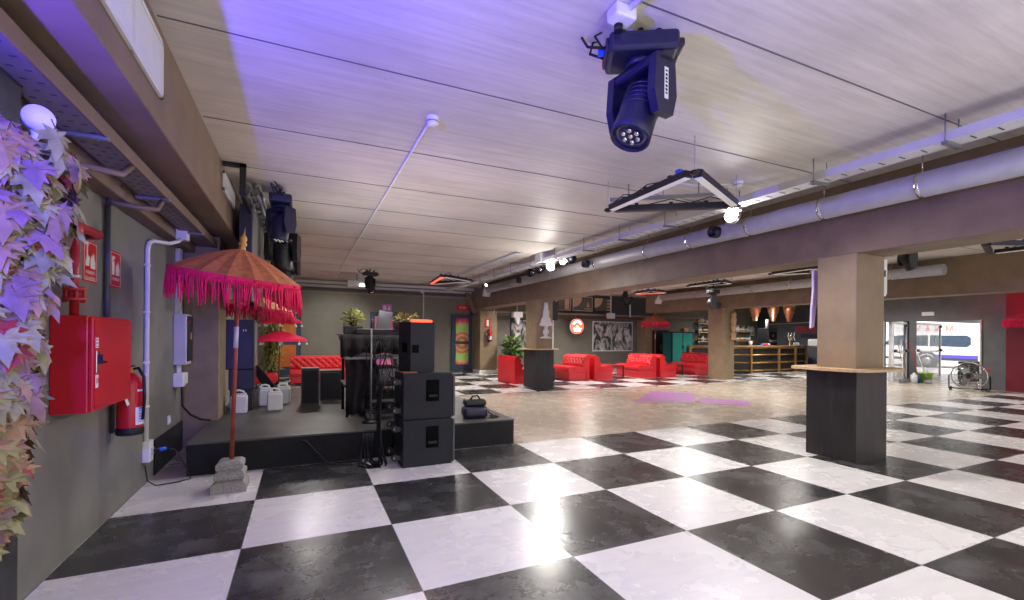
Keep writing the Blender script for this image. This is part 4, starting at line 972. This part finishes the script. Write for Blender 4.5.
# ================================================================ BAR TABLES ROUND COLUMNS
def bar_table(label,cx,cy,bx,by,tx,ty):
    t=thing('column_table',label,'bar table',(cx,cy,0))
    # four boards wrapping the column
    w=.035
    b=MB(); b.box(-bx,bx,-by,-by+w,0,1.07); b.build('front_board',M['bdark'],t)
    b=MB(); b.box(-bx,bx,by-w,by,0,1.07); b.build('rear_board',M['bdark'],t)
    for s in (-1,1):
        b=MB(); b.box(s*bx-(w if s>0 else 0),s*bx+(w if s<0 else 0),-by+w,by-w,0,1.07); b.build('side_board',M['bdark'],t)
    N=36; pl=[]
    for i in range(N):
        a=2*PI*i/N; c,s=math.cos(a),math.sin(a); e=.55
        pl.append((tx*(abs(c)**e)*(1 if c>0 else -1),ty*(abs(s)**e)*(1 if s>0 else -1)))
    m=MB().prism(pl,'z',1.07,1.10); m.build('table_top',M['wood'],t); return t
bar_table('dark bar table with pale wooden top wrapped round the nearest column',6.157,3.43,.31,.29,.56,.47)
bar_table('dark bar table with wooden top round the far column by the sofas',6.11,11.48,.29,.36,.5,.5)
# things on columns
t=thing('wall_speaker','white loudspeaker mounted high on the side of the nearest column','loudspeaker',(6.44,3.30,2.25))
MB().box(.03,.17,-.09,.14,-.22,.19,bev=.01).build('cabinet',M['white'],t); MB().box(0,.03,-.04,.08,-.1,.1).build('bracket',M['grey'],t); MB().box(.06,.12,-.096,-.09,-.03,.05).build('socket',M['blk'],t); MB().prism([(.03,-.22),(.17,-.22),(.13,-.27),(.03,-.27)],'y',-.09,.14).build('foot',M['white'],t)
one('hanging_cloth',MB().prism([(-.05,.0),(.03,.0),(.05,-.25),(.01,-.5),(-.02,-.72),(-.09,-.74),(-.075,-.5),(-.045,-.25)],'y',-.012,.012),M['lilac'],'narrow lilac cloth hanging from the beam at the left of nearest column','cloth',(5.94,3.68,2.32))
t=thing('hanging_carving','white carved pagoda shaped ornament hanging on the far column','ornament',(6.12,11.09,1.38))
MB().lathe([(0,.0),(.16,.0),(.16,.03),(.06,.06),(.05,.1),(.09,.16),(.09,.22),(.05,.28),(.06,.34),(.19,.36),(.17,.42),(.13,.55),(.09,.62),(.1,.66),(.09,.78),(.06,.82),(.07,.86),(.055,1.0),(.0,1.0)],seg=10).build('carving',M['whitecarve'],t); MB().cyl((0,0,.99),(0,0,1.07),.012).build('hanger',M['grey'],t)
t=thing('carved_totem','pale carved wooden figures stacked on the tan column by the bar','carving',(13.52,11.12,1.36))
m=MB().lathe([(0,0),(.09,0),(.11,.06),(.07,.12),(.1,.18),(.07,.25),(.05,.3),(.08,.36),(.10,.45),(.06,.52),(.09,.6),(.11,.7),(.08,.8),(.1,.88),(.07,.95),(.0,1.0)],seg=12); m.build('totem',M['carved'],t)
for z in (.2,.62): MB().ball((-.02,-.06,z),.06,(1,.7,1.2)).build('face',M['carved'],t)
t=thing('hanging_screen','dark tilted screen hanging behind the far column','screen',(6.90,12.0,2.25))
MB().box(-.22,.14,-.03,.05,-.32,.24,bev=.01,mx=RX(.12)).build('case',M['cable'],t); MB().box(-.20,.12,-.034,-.03,-.29,.2,mx=RX(.12)).build('display',M['blk'],t); MB().tube([(-.04,.02,.2),(-.04,.02,1.05)],.02).build('pole',M['grey'],t)
# ================================================================ BACK WALL
def poster(name,label,x0,x1,z0,z1,m,group=None,frame='photo_white',cat='photo print',y=BY):
    t=thing(name,label,cat,((x0+x1)/2,y,(z0+z1)/2),0,group); a,b=(x1-x0)/2,(z1-z0)/2
    MB().box(-a,a,-.03,-.002,-b,b,bev=.003).build('frame',M[frame],t); MB().box(-a+.05,a-.05,-.034,-.029,-b+.05,b-.05).build('picture',M[m],t); return t
poster('wall_print','large black and white photo print right of the round lit sign',11.75,13.98,.78,2.13,'printa')
poster('wall_print','black and white photo print left of the far column behind palm plant',7.72,8.75,.8,2.16,'printb',frame='blk')
poster('wall_print','black and white photo print peeking out right of the far column',8.95,9.75,.8,2.14,'printc')
# upper pictures above the ledge
struct('trim_19',MB().box(9.6,15.2,BY-.02,BY,2.42,3.25),M['walldark'])
def arcpic(label,x0,x1,kind):
    z0,z1=2.56,3.2; t=thing('framed_picture',label,'picture',((x0+x1)/2,BY-.02,(z0+z1)/2)); a,b=(x1-x0)/2,(z1-z0)/2
    fr=MB(); 
    for q in ((-a,a,-b,-b+.03),(-a,a,b-.03,b),(-a,-a+.03,-b,b),(a-.03,a,-b,b)): fr.box(q[0],q[1],-.03,0,q[2],q[3])
    fr.build('frame',M['lgrey'] if kind<2 else M['blk'],t); MB().box(-a+.03,a-.03,-.012,-.001,-b+.03,b-.03).build('print_ground',mat('grey print ground',(.13,.13,.125),.5),t)
    s=MB(); dt=mat('peach print',(.62,.42,.27),.5,col2=(.68,.52,.38),scale=12)
    if kind==0: s.box(a*.2,a*.75,-.016,-.012,-b+.05,b-.05)
    else:
        c=(-a+.04,b-.04) ; N=14; rr=b*1.35
        s.prism([c]+[(c[0]+rr*math.cos(-PI/2*i/N),max(-b+.05,c[1]+rr*math.sin(-PI/2*i/N))) for i in range(N+1)],'y',-.016,-.012)
        if kind==1: s.prism([(a*.35,-b*.45),(a*.75,-b*.45),(a*.55,.1)],'y',-.016,-.012); s.box(a*.15,a*.9,-.016,-.012,-b*.75,-b*.6)
        else:
            for k in range(4): s.box(a*.4,a*.85,-.016,-.012,-b*.8+k*.14,-b*.8+k*.14+.05)
    s.build('print_shape',dt,t)
arcpic('leftmost framed grey and peach picture above the wall ledge',9.85,10.6,0); arcpic('framed picture with peach quarter circle and small triangle above the ledge',10.7,11.72,1); arcpic('framed peach picture with stripes, rightmost above the ledge',11.8,12.8,2)
# round lit sign
t=thing('round_sign','round glowing red sign with white lettering hanging from wall ledge','sign',(10.6,16.5,1.87))
MB().lathe([(0,-.05),(.33,-.05),(.33,.05),(0,.05)],seg=36,mx=RX(PI/2)).build('sign_case',M['white'],t); MB().lathe([(0,.05),(.32,.05),(.32,.056),(0,.056)],seg=36,mx=RX(PI/2)).build('sign_face',M['neon'],t)
ltr=MB()
for (x0,x1,z0,z1) in ((-.20,.20,-.12,-.07),(-.15,-.1,-.22,-.16),(-.06,-.01,-.22,-.16),(.03,.08,-.22,-.16),(.12,.16,-.21,-.16)): ltr.box(x0,x1,-.062,-.056,z0,z1)
for k in range(7):
    a=R(150-20*k); mx=TR(.21*math.cos(a),0,.21*math.sin(a))@RY(PI/2-a); ltr.box(-.026,.026,-.062,-.056,-.045,.045,mx=mx)
ltr.prism([(-.05,-.03),(.05,-.03),(.03,.04),(-.03,.04)],'y',-.062,-.056)
ltr.build('lettering',M['neonw'],t); MB().cyl((0,.05,.32),(0,.07,.50),.012).build('hanger',M['grey'],t)
def small_sign(label,x,z,w,h,m,body):
    t=thing('small_sign',label,'sign',(x,BY,z)); MB().box(-w/2,w/2,-.02,0,-h/2,h/2,bev=.003).build('plate',m,t)
    if body: text('lettering',body,h*.4,M['signwhite'],t,TR(0,-.02,0)@FACE_MY,.001)
    else: MB().box(-w*.35,-w*.05,-.022,-.02,-h*.3,h*.3).prism([(w*.08,-h*.32),(w*.4,-h*.32),(w*.26,h*.35)],'y',-.022,-.02).build('pictogram',M['photo_white'],t)
    return t
small_sign('red sign plate with white text above the patterned door',5.68,2.53,.50,.22,M['signred'],'SALIDA')
small_sign('pink purple sign plate with white marks above the pink door',2.78,2.43,.36,.26,mat('magenta plate',(.55,.12,.55),.4),'')  # plate in one magenta tone
t=thing('fire_sign','small red extinguisher sign above the extinguisher on the back pillar','sign',(6.45,16.3,1.93)); MB().box(-.12,.12,-.012,-.001,-.16,.16,bev=.002).build('plate',M['signred'],t); MB().box(-.04,.05,-.015,-.012,-.12,.12).build('pictogram',M['signwhite'],t)
extinguisher('red fire extinguisher hanging on the tan back pillar below its sign',(6.5,16.178,1.22),-PI/2)
pot_plant('palm_plant','dark green bushy palm in a pot behind the left red sofa',(7.2,15.6,0),.18,.35,.30,1.25,560,'green','blk',17,.2)
one('projector_box',MB().box(-.2,.2,-.12,.12,-.12,.1,bev=.01).prism([(-.1,-.12),(.1,-.12),(.04,-.42),(-.04,-.38)],'y',-.08,.08).tube([(0,0,.09),(0,0,.998)],.012),M['white'],'white hanging fixture in front of the wall ledge left of the far column','fixture',(7.75,16.4,2.3))
one('fixture_rod',MB().tube([(0,0,0),(0,0,-.78)],.02).tube([(-.2,0,-.0),(.2,0,0)],.025).tube([(0,0,-.01),(0,0,.247)],.014),M['lgrey'],'white vertical rod beside duct elbow above the extinguisher','rod',(6.6,16.0,3.05))
one('fixture_rod',MB().box(-.17,.17,-.08,.08,-.85,-.62,bev=.01).tube([(0,0,-.63),(0,0,.218)],.03),M['lgrey'],'pale rod with square box hanging before the framed pictures','rod',(12.15,16.2,3.08))
t=thing('hung_spotlights','dark spotlights on a pole hanging right of the framed pictures','spotlight',(13.0,16.1,2.75)); MB().tube([(.1,0,.55),(.12,0,-.45)],.03).build('pole',M['lgrey'],t); MB().ball((-.05,0,.2),.17).ball((.12,-.05,.33),.13).build('lamp_heads',M['blk'],t)
one('thin_pole',MB().tube([(0,0,-.18),(0,0,-1.15)],.022).tube([(-.16,0,-.16),(-.02,0,-.2)],.045).tube([(0,0,-.20),(0,0,.098)],.02),M['lgrey'],'pale vertical pole with a cross lamp in front of the back wall above the loudspeaker','pole',(4.0,16.45,3.2))
# turquoise cabinet
t=thing('wardrobe_cabinet','turquoise two door cabinet with dark lock behind red sofas','cabinet',(15.4,15.6,0))
MB().box(-.62,.62,-.29,.29,.05,1.68,bev=.01).build('carcass',M['blk'],t); MB().box(-.625,-.615,-.25,.25,.1,1.63).build('side_panel',M['tealdark'],t)
for s in (-1,1): d=MB().box(s*.30-.28,s*.30+.28,-.31,-.29,.1,1.63,bev=.006).build('door',M['teal'],t)
MB().box(-.05,.05,-.33,-.31,.92,1.10,bev=.02).build('lock',M['twig'],t)
for x in (-.55,.55): MB().box(x-.03,x+.03,-.25,.25,0,.06).build('foot',M['blk'],t)
t=thing('dark_cabinet','tall dark cabinet left behind the turquoise cabinet','cabinet',(14.95,16.45,0)); MB().box(-.30,.45,-.28,.3,.0,1.75,bev=.01).build('carcass',M['blk'],t); MB().box(-.02,.0,-.30,-.28,.8,1.1).build('handle',M['grey'],t)
one('cabinet_box',MB().box(-.13,.13,-.12,.12,0,.16,bev=.02).box(-.13,.13,-.12,.12,.165,.19,bev=.008),M['carved'],'small pale box on top of the turquoise cabinet','box',(15.75,15.55,1.68))
# shelves with bottles on back wall
def shelf(label,x0,x1,z,y=BY):
    t=thing('wall_shelf',label,'shelf',((x0+x1)/2,y-.12,z)); a=(x1-x0)/2
    MB().box(-a,a,-.12,.12,-.05,0,bev=.004).build('board',M['blk'],t); MB().box(-a,a,-.125,-.118,-.045,-.005).build('edge_strip',M['wood'],t)
    for s in (-a+.1,a-.1): MB().box(s-.012,s+.012,-.10,.12,-.18,-.05).build('bracket',M['grey'],t)
    return t
shelf('lower bottle shelf on the back wall right of the turquoise cabinet',17.9,19.35,1.26); shelf('upper bottle shelf on the back wall right of turquoise cabinet',17.9,19.35,1.72)
shelf('third and topmost bottle shelf right of the turquoise cabinet',17.9,19.35,2.15)
shelf('lower bottle shelf seen right of the tan column behind the bar',20.6,22.0,1.30); shelf('upper bottle shelf seen right of the tan column',20.6,22.0,1.78)
_bp={}
def bottle(m,loc,label,group):
    if m not in _bp:
        t=thing('bottle',label,'bottle',loc,0,group)
        MB().lathe([(0,0),(.045,0),(.048,.01),(.048,.19),(.035,.225),(.016,.25),(.015,.31),(0,.31)],seg=14).build('glass_body',M[m],t)
        MB().lathe([(.0485,.05),(.0492,.05),(.0492,.14),(.0485,.14)],seg=14).build('bottle_label',M['yellow'] if m=='brownglass' else M['photo_white'],t); MB().lathe([(.017,.285),(.018,.285),(.018,.32),(0,.32)],seg=10).build('cap',M['gold'],t)
        _bp[m]=t; return t
    return dup(_bp[m],loc,0,label,group)
gl={1.26:'lower shelf by the turquoise cabinet',1.72:'upper shelf by the turquoise cabinet',2.15:'topmost shelf by the turquoise cabinet',1.30:'lower shelf right of the tan column',1.78:'upper shelf right of the tan column'}
nm={'brownglass':'brown bottle with yellow label','bottleglass':'dark green bottle with pale label','clearbottle':'clear glass bottle with pale label'}
rn=random.Random(2)
for (x0,z,n) in ((18.05,1.26,9),(18.05,1.72,9),(18.05,2.15,9),(20.75,1.30,8),(20.75,1.78,8)):
    for k in range(n):
        m=rn.choice(list(nm)); 
        bottle(m,(x0+.14*k+rn.uniform(-.02,.02),BY-.13,z),nm[m]+' on the '+gl[z],nm[m]+' on '+gl[z])
one('back_counter',MB().box(-.9,.9,-.3,.3,.86,.9,bev=.005).box(-.88,.88,-.26,.28,0,.86),M['grey'],'steel topped counter under bottle shelves right of the turquoise cabinet','counter',(18.6,16.5,0))
# ================================================================ BAR
bt=thing('bar_counter','black faceted bar counter with brass rails and wooden top','bar counter',(0,0,0))
pl=[(14.55,14.0),(16.72,12.92),(18.36,12.9),(19.55,12.98),(20.7,13.25),(20.95,13.9),(20.7,13.9),(20.4,13.85),(19.5,13.6),(18.36,13.5),(16.9,13.5),(14.9,14.6)]
MB().prism(pl,'z',.0,1.05).build('counter_front',M['bdark'],bt)
def off(p,c=(17.8,14.6),d=.1):
    v=Vector((p[0]-c[0],p[1]-c[1])); v.normalize(); return (p[0]+v.x*d,p[1]+v.y*d)
top=[off(p) for p in pl[:6]]+pl[6:]
MB().prism(top,'z',1.05,1.11).build('counter_top',mat('dark wood top',(.30,.17,.08),.35,var=.2),bt)
fp=[off(p,d=.05) for p in pl[:6]]
for z in (.10,.42,.74,1.02):
    m=MB()
    for a,b in zip(fp,fp[1:]): m.tube([(a[0],a[1],z),(b[0],b[1],z)],.028,seg=8)
    m.build('brass_rail',M['gold_rail'],bt)
for i,a in enumerate(fp): MB().box(a[0]-.04,a[0]+.04,a[1]-.04,a[1]+.04,0,1.05,bev=.008).build('brass_post',M['gold_rail'],bt)
for i,(x,y) in enumerate(((17.72,13.5),(18.88,13.5),(19.95,13.5))):
    if i==0:
        cp=thing('copper_lamp','left copper tiered pendant lamp hanging over the bar','lamp',(x,y,2.18),0)
        MB().lathe([(.0,.0),(.09,.0),(.10,.17),(.145,.18),(.155,.34),(.20,.35),(.21,.52),(.23,.53),(.235,.72),(.05,.76),(0,.76)],seg=24).build('lamp_shade',M['copper'],cp); MB().cyl((0,0,.76),(0,0,1.12),.012).build('cord',M['cable'],cp); cp0=cp
    else: dup(cp0,(x,y,2.18),0,('middle','right')[i-1]+' copper tiered pendant lamp hanging over the bar')
t=thing('beer_tap','steel beer tap tower standing on the right of the bar top','beer tap',(19.9,13.4,1.11)); MB().tube([(0,0,0),(0,0,.42),(-.0,-.05,.46)],.05).tube([(-.2,0,.36),(.2,0,.36)],.035).build('tower',M['chrome'],t)
for x in (-.2,.0,.2): MB().cyl((x,-.03,.36),(x,-.06,.58),.018).cyl((x,-.05,.34),(x,-.09,.22),.015).build('tap_handle',M['white'],t)
one('white_cup',MB().lathe([(0,0),(.06,0),(.075,.2),(.07,.2),(.055,.01),(0,.01)],seg=16),M['white'],'white cup standing at left on the bar top','cup',(17.0,13.15,1.11))
one('cloth_bundle',MB().ball((0,0,.05),.1,(1.6,.7,.6)).ball((.15,0,.05),.09,(1.4,.7,.6),mi=1).ball((-.18,.02,.04),.08,(1.2,.8,.5),mi=2),[M['beef'],M['lilac'],M['bluplug']],'red and blue bundled cloth lying in the middle of the bar top','cloth',(18.0,13.2,1.11))
one('glass_tray',MB().box(-.25,.25,-.1,.1,0,.02).cyl((-.15,0,.02),(-.15,0,.13),.04).cyl((0,0,.02),(0,0,.13),.04).cyl((.15,0,.02),(.15,0,.13),.04),M['clearbottle'],'tray with glasses at right on the bar top','tray',(20.4,13.45,1.11))
t=thing('coffee_machine','black and steel machine on the wall behind the bar','machine',(20.55,15.0,0)); MB().box(-.35,.35,-.3,.3,0,1.2,bev=.01).build('cabinet',M['blk'],t); MB().box(-.3,.3,-.3,.3,1.2,1.9,bev=.02).build('machine_body',M['blk'],t); MB().box(-.28,.28,-.32,-.3,1.72,1.86).box(-.28,.28,-.32,-.3,1.24,1.36).box(-.29,-.27,-.318,-.302,1.3,1.8).build('steel_trim',M['chrome'],t); MB().box(-.05,.05,-.33,-.30,1.5,1.6).build('badge',M['gold'],t)
MB().tube([(.0,0,1.9),(.0,0,2.35)],.08).build('chimney',M['steel'],t)
# letters on the right bar wall
t=thing('wall_lettering','red capital letters mounted on black wall behind the bar','lettering',(22.5,14.4,1.86))
text('letters','BEEFEATER',.42,M['beef'],t,TR(-.02,-.05,0)@FACE_MX,.01,sx=.52)
MB().box(-.03,0,-.62,.2,-.40,-.22).build('small_plate',M['navy'],t)
one('bar_wall_pipe',MB().tube([(22.46,16.5,2.15),(22.46,14.1,2.22),(22.46,14.0,2.2),(22.46,13.98,1.95)],.022),M['lgrey'],'grey conduit running along the black wall over the red letters','pipe')
one('white_cabinet',MB().box(-.2,.2,-.45,.45,0,.35,bev=.06),M['white'],'white rounded appliance near the red letters at right of the bar','appliance',(21.7,13.2,1.06))
one('side_counter',MB().box(-.25,.25,-.55,.55,0,1.06,bev=.01),M['walldark'],'black side counter under the white appliance','counter',(21.75,13.2,0))
one('wall_mask',MB().ball((0,0,0),.16,(1,.4,1.3)).box(-.12,.12,-.06,.0,-.3,-.1,bev=.03),M['lgrey'],'pale mask hung on the dark wall behind bar','mask',(22.0,BY-.08,1.85))
# ================================================================ FLOOR THINGS
def sheet(label,pts):
    return one('floor_sheet',MB().prism(pts,'z',.0005,.004),M['purple'],label,'floor sheet')
sheet('larger purple vinyl sheet lying on the concrete dance floor',[(6.68,8.10),(7.4,8.62),(8.53,9.55),(9.19,8.73),(7.9,7.46),(7.5,7.8)])
sheet('smaller purple vinyl sheet lying nearer the bar table column',[(7.98,7.40),(8.63,8.02),(9.29,7.24),(8.63,6.63)])
# drum fan
t=thing('drum_fan','large steel drum fan on a black stand near the entrance','fan',(17.15,6.33,0),R(-72)); t.scale=(.9,.9,.9); H=TR(0,0,.47)@RX(PI/2)
MB().lathe([(.40,-.16),(.42,-.16),(.42,.16),(.40,.16)],ring=True,seg=40,mx=H).build('drum',M['chrome'],t)
for s in (-.16,.16):
    g=MB()
    for k in range(1,7): g.lathe([(.40*k/6-.004,s),(.40*k/6,s+.004),(.40*k/6+.004,s),(.40*k/6,s-.004)],ring=True,seg=36,mx=H)
    for k in range(12): a=k*PI/6; g.cyl(tuple(H@Vector((.06*math.cos(a),.06*math.sin(a),s))),tuple(H@Vector((.41*math.cos(a),.41*math.sin(a),s))),.004,seg=5)
    g.build('grille',M['chrome'],t)
b=MB()
for k in range(3):
    a=k*2*PI/3; b.box(.05,.36,-.09,.09,-.004,.004,bev=.002,mx=H@RZ(a)@RX(.5))
b.build('blades',M['grey'],t); MB().lathe([(0,-.1),(.1,-.1),(.1,.12),(0,.12)],seg=20,mx=H).build('motor',M['cable'],t)
s=MB().tube([(-.46,0,.47),(-.46,0,.1),(-.42,-.25,.03)],.02).tube([(.46,0,.47),(.46,0,.1),(.42,-.25,.03)],.02).tube([(-.42,-.25,.03),(-.42,.25,.03)],.02).tube([(.42,-.25,.03),(.42,.25,.03)],.02).tube([(-.46,0,.06),(.46,0,.06)],.02)
s.build('stand',M['blk'],t); MB().box(.38,.46,-.1,.1,.62,.7,bev=.01).build('switch_box',M['signred'],t)
for x in (-.42,.42): MB().cyl((x-.02,.22,.05),(x+.02,.22,.05),.05).build('wheel',M['tyre'],t)
# cleaning kit in lobby
t=thing('mop_bucket','lime green mop bucket on the floor by the glass door','bucket',(18.85,8.05,0)); MB().lathe([(0,0),(.15,0),(.19,.3),(.2,.3),(.2,.32),(.18,.32),(.14,.02),(0,.02)],seg=24).build('bucket_body',M['lime'],t); MB().tube([(-.19,0,.3),(-.1,0,.40),(.1,0,.40),(.19,0,.3)],.008).build('handle',M['lime'],t)
def broom(label,a,b,hm):
    t=thing('broom',label,'broom',a); d=Vector(b)
    MB().tube([(0,0,.12),tuple(d)],.013).build('stick',M[hm],t); MB().box(-.16,.16,-.03,.03,.08,.13,bev=.01).box(-.17,.17,-.05,.05,0,.09,bev=.02).build('broom_head',M['grey'],t); return t
broom('broom leaning on the left glass door, its head on the floor',(18.0,8.28,0),(.35,.22,1.42),'white'); broom('mop leaning beside the first broom at the glass door',(18.42,8.40,0),(-.15,.15,1.25),'carved'); broom('white stick slanting over the green bucket at the doorway',(18.5,7.84,0),(-.45,.12,1.1),'white')
broom('red stick broom at the dark lobby post',(19.15,8.38,0),(-.2,.14,1.3),'beef')
one('white_canister',MB().lathe([(0,0),(.09,0),(.09,.26),(.04,.3),(.035,.34),(0,.34)],seg=16),M['white'],'white canister on floor between broom and the green bucket','canister',(18.3,8.12,0))
one('blue_canister',MB().lathe([(0,0),(.06,0),(.06,.2),(.03,.24),(0,.26)],seg=16),M['bluplug'],'small blue bottle beside the green bucket','bottle',(18.52,8.12,0))
for i,(x,y,h) in enumerate(((20.9,7.85,.62),(21.2,7.75,.58),(21.5,7.6,.5))):
    if i==0: g0=one('dark_crate',MB().box(-.13,.13,-.13,.13,0,.6,bev=.03).box(-.12,.12,-.12,.12,.6,.68,bev=.02),M['tyre'],'left one of three dark blue containers outside the open doorway','container',(x,y,0))
    else: dup(g0,(x,y,0),0,('middle','right')[i-1]+' one of three dark blue containers outside the open doorway')
one('exit_light',MB().box(-.05,0,-.16,.16,-.06,.06,bev=.01),M['white'],'white emergency light box above the glass doors','light box',(XR-.002,7.62,2.25))
# ================================================================ OUTSIDE
van=thing('van','white van with purple stripe parked outside the open doorway','van',(30.04,13.05,-.02),R(11.5))
# local: length along y, camera looks at the -x side
prof=[(-2.3,.38),(2.6,.38),(2.7,.7),(2.6,.95),(1.7,1.15),(1.15,1.78),(.8,1.86),(-2.2,1.86),(-2.32,1.7),(-2.36,.9)]
MB().prism(prof,'x',-.85,.85).build('body',M['vanwhite'],van)
w=MB(); w.prism([(-.55,1.12),(-.55,1.66),(-1.9,1.66),(-2.05,1.55),(-2.05,1.2),(-1.9,1.08)],'x',-.862,-.85); w.prism([(-.47,1.12),(-.47,1.66),(.35,1.66),(.35,1.12)],'x',-.862,-.85); w.prism([(.5,1.12),(.5,1.66),(.95,1.62),(1.4,1.15)],'x',-.862,-.85)
w.build('side_window',M['vanglass'],van)
MB().box(-.865,-.85,-2.3,-.75,.52,.68).build('stripe',M['vanblue'],van); MB().box(-.865,-.85,-2.3,2.4,.40,.52).build('bumper_trim',M['tyre'],van)
for yy in (-.42,1.95):
    m=MB().lathe([(0,-.12),(.2,-.12),(.33,-.1),(.34,0),(.33,.1),(.2,.12),(0,.12)],seg=28,mx=RY(PI/2),c=(-.76,yy,.34)); wh=m.build('wheel',M['tyre'],van); MB().lathe([(0,-.13),(.19,-.13),(.2,-.115),(0,-.115)],seg=20,mx=RY(PI/2),c=(-.76,yy,.34)).build('hub_cap',M['grey'],wh)
    MB().lathe([(.36,-.005),(.47,-.005),(.47,.005),(.36,.005)],ring=True,seg=28,mx=RY(PI/2),c=(-.856,yy,.36)).build('wheel_arch',M['tyre'],van)
bw=MB().box(-.2,.2,-9,9,0,4.5); o=one('bright_facade',bw,M['white'],'pale building facade behind the van with faint red letters','building',(44,17.5,-.02),R(-33))
tt=text('facade_letters','V K A K M',1.1,mat('faint red letters',(.75,.30,.26),.6),o,TR(-.22,1.5,2.1)@FACE_MX,.01)

# ================================================================ CAMERA
cd=bpy.data.cameras.new('camera'); cam=bpy.data.objects.new('camera',cd); COL.objects.link(cam)
cd.sensor_width=36; cd.lens=456.36/1024*36; cd.shift_y=35.6/1024; cd.clip_end=200; cd.clip_start=.05
cam.matrix_world=TR(0,0,1.456)@RZ(-.4307)@RX(PI/2)@RZ(.0079)
S.camera=cam
# ================================================================ LIGHT
W=bpy.data.worlds.new('sky'); S.world=W; W.use_nodes=True
bg=W.node_tree.nodes['Background']; bg.inputs[0].default_value=(1,.98,.95,1); bg.inputs[1].default_value=1.5
def point(loc,e,col=(1,.96,.9),r=.08):
    l=bpy.data.lights.new('lamp_light','POINT'); l.energy=e; l.color=col; l.shadow_soft_size=r
    o=bpy.data.objects.new('lamp_light',l); COL.objects.link(o); o.location=loc; return o
def spot(loc,aim,e,col=(1,.96,.9),ang=150,blend=.6,r=.08):
    l=bpy.data.lights.new('spot_light','SPOT'); l.energy=e; l.color=col; l.shadow_soft_size=r; l.spot_size=R(ang); l.spot_blend=blend
    o=bpy.data.objects.new('spot_light',l); COL.objects.link(o); o.location=loc
    o.rotation_euler=Vector(aim).to_track_quat('-Z','Y').to_euler(); return o
WARM=(1,.90,.78); NEU=(1,.955,.90)
DN=(0,0,-1); UP=(0,0,1)
spot((5.12,4.2,3.0),(-.5,-.5,-.7),200,NEU)
spot((5.12,9.05,2.98),(-.5,-.5,-.7),260,NEU)
point((4.7,8.7,2.6),30,NEU,.1)
spot((1.5,14.2,2.65),(-.2,.9,-.6),190,NEU,88,.7)
# downlights at the triangular lamps, plus fill spots added where no lamp hangs
for (x,y,e) in ((1.5,-.5,150),(4.5,-1.0,150),(3.55,3.7,110),(1.2,6.2,110),(3.7,12.4,290),(9.5,1.5,170),(10.4,6.9,260),(10.2,9.7,420),(9.5,14.0,450),(13.6,14.3,330),(15.5,2.5,180),(15.8,8.0,420),(17.2,12.0,380),(19.5,15.0,380),(7.5,14.5,300),(0.8,14.2,120),(0.2,10.5,150)):
    spot((x,y,2.9),DN,e,NEU,165,.8,.2)
# unseen upward spots added to fill the ceiling, no fixtures stand there
for (x,y,z,e) in ((1.5,-1.6,.6,170),(5.2,-1.6,.6,150),(1.3,5.3,1.75,35),(6.0,11.3,1.2,50),(.9,7.0,1.75,40),(11,0,.6,120),(18.5,13.3,1.3,60),(10.1,13.5,.5,60)):
    spot((x,y,z),UP,e,NEU,165,.8,.2)
# coloured stage light at the left wall
spot((-1.11,1.25,2.2),(.6,.38,.7),760,(.09,.065,1),124,.45,.02); spot((-1.14,1.2,2.18),(.6,.38,.7),12,(1,.14,.05),124,.45,.02)
spot((-.45,.6,2.0),(-.55,1.6,-.12),430,(.08,.06,1),46,.7,.04)  # extra blue spot added to tint the leaf garland
point((1.3,5.35,1.72),5,(1,.05,.03),.03); spot((1.3,5.35,1.75),(1.25,4.4,1.5),60,(1,.10,.06),32,.8,.03)
sun=bpy.data.lights.new('sun','SUN'); sun.energy=9; sun.angle=R(2); so=bpy.data.objects.new('sun',sun); COL.objects.link(so); so.rotation_euler=Vector((.5,.35,-.8)).to_track_quat('-Z','Y').to_euler()
spot((16.6,4.2,2.5),(.9,.5,-.2),130,(1,.06,.14),90,.7,.05)
S.view_settings.view_transform='Standard'; S.view_settings.look='None'; S.view_settings.gamma=1; S.view_settings.use_curve_mapping=False
S.view_settings.exposure=0
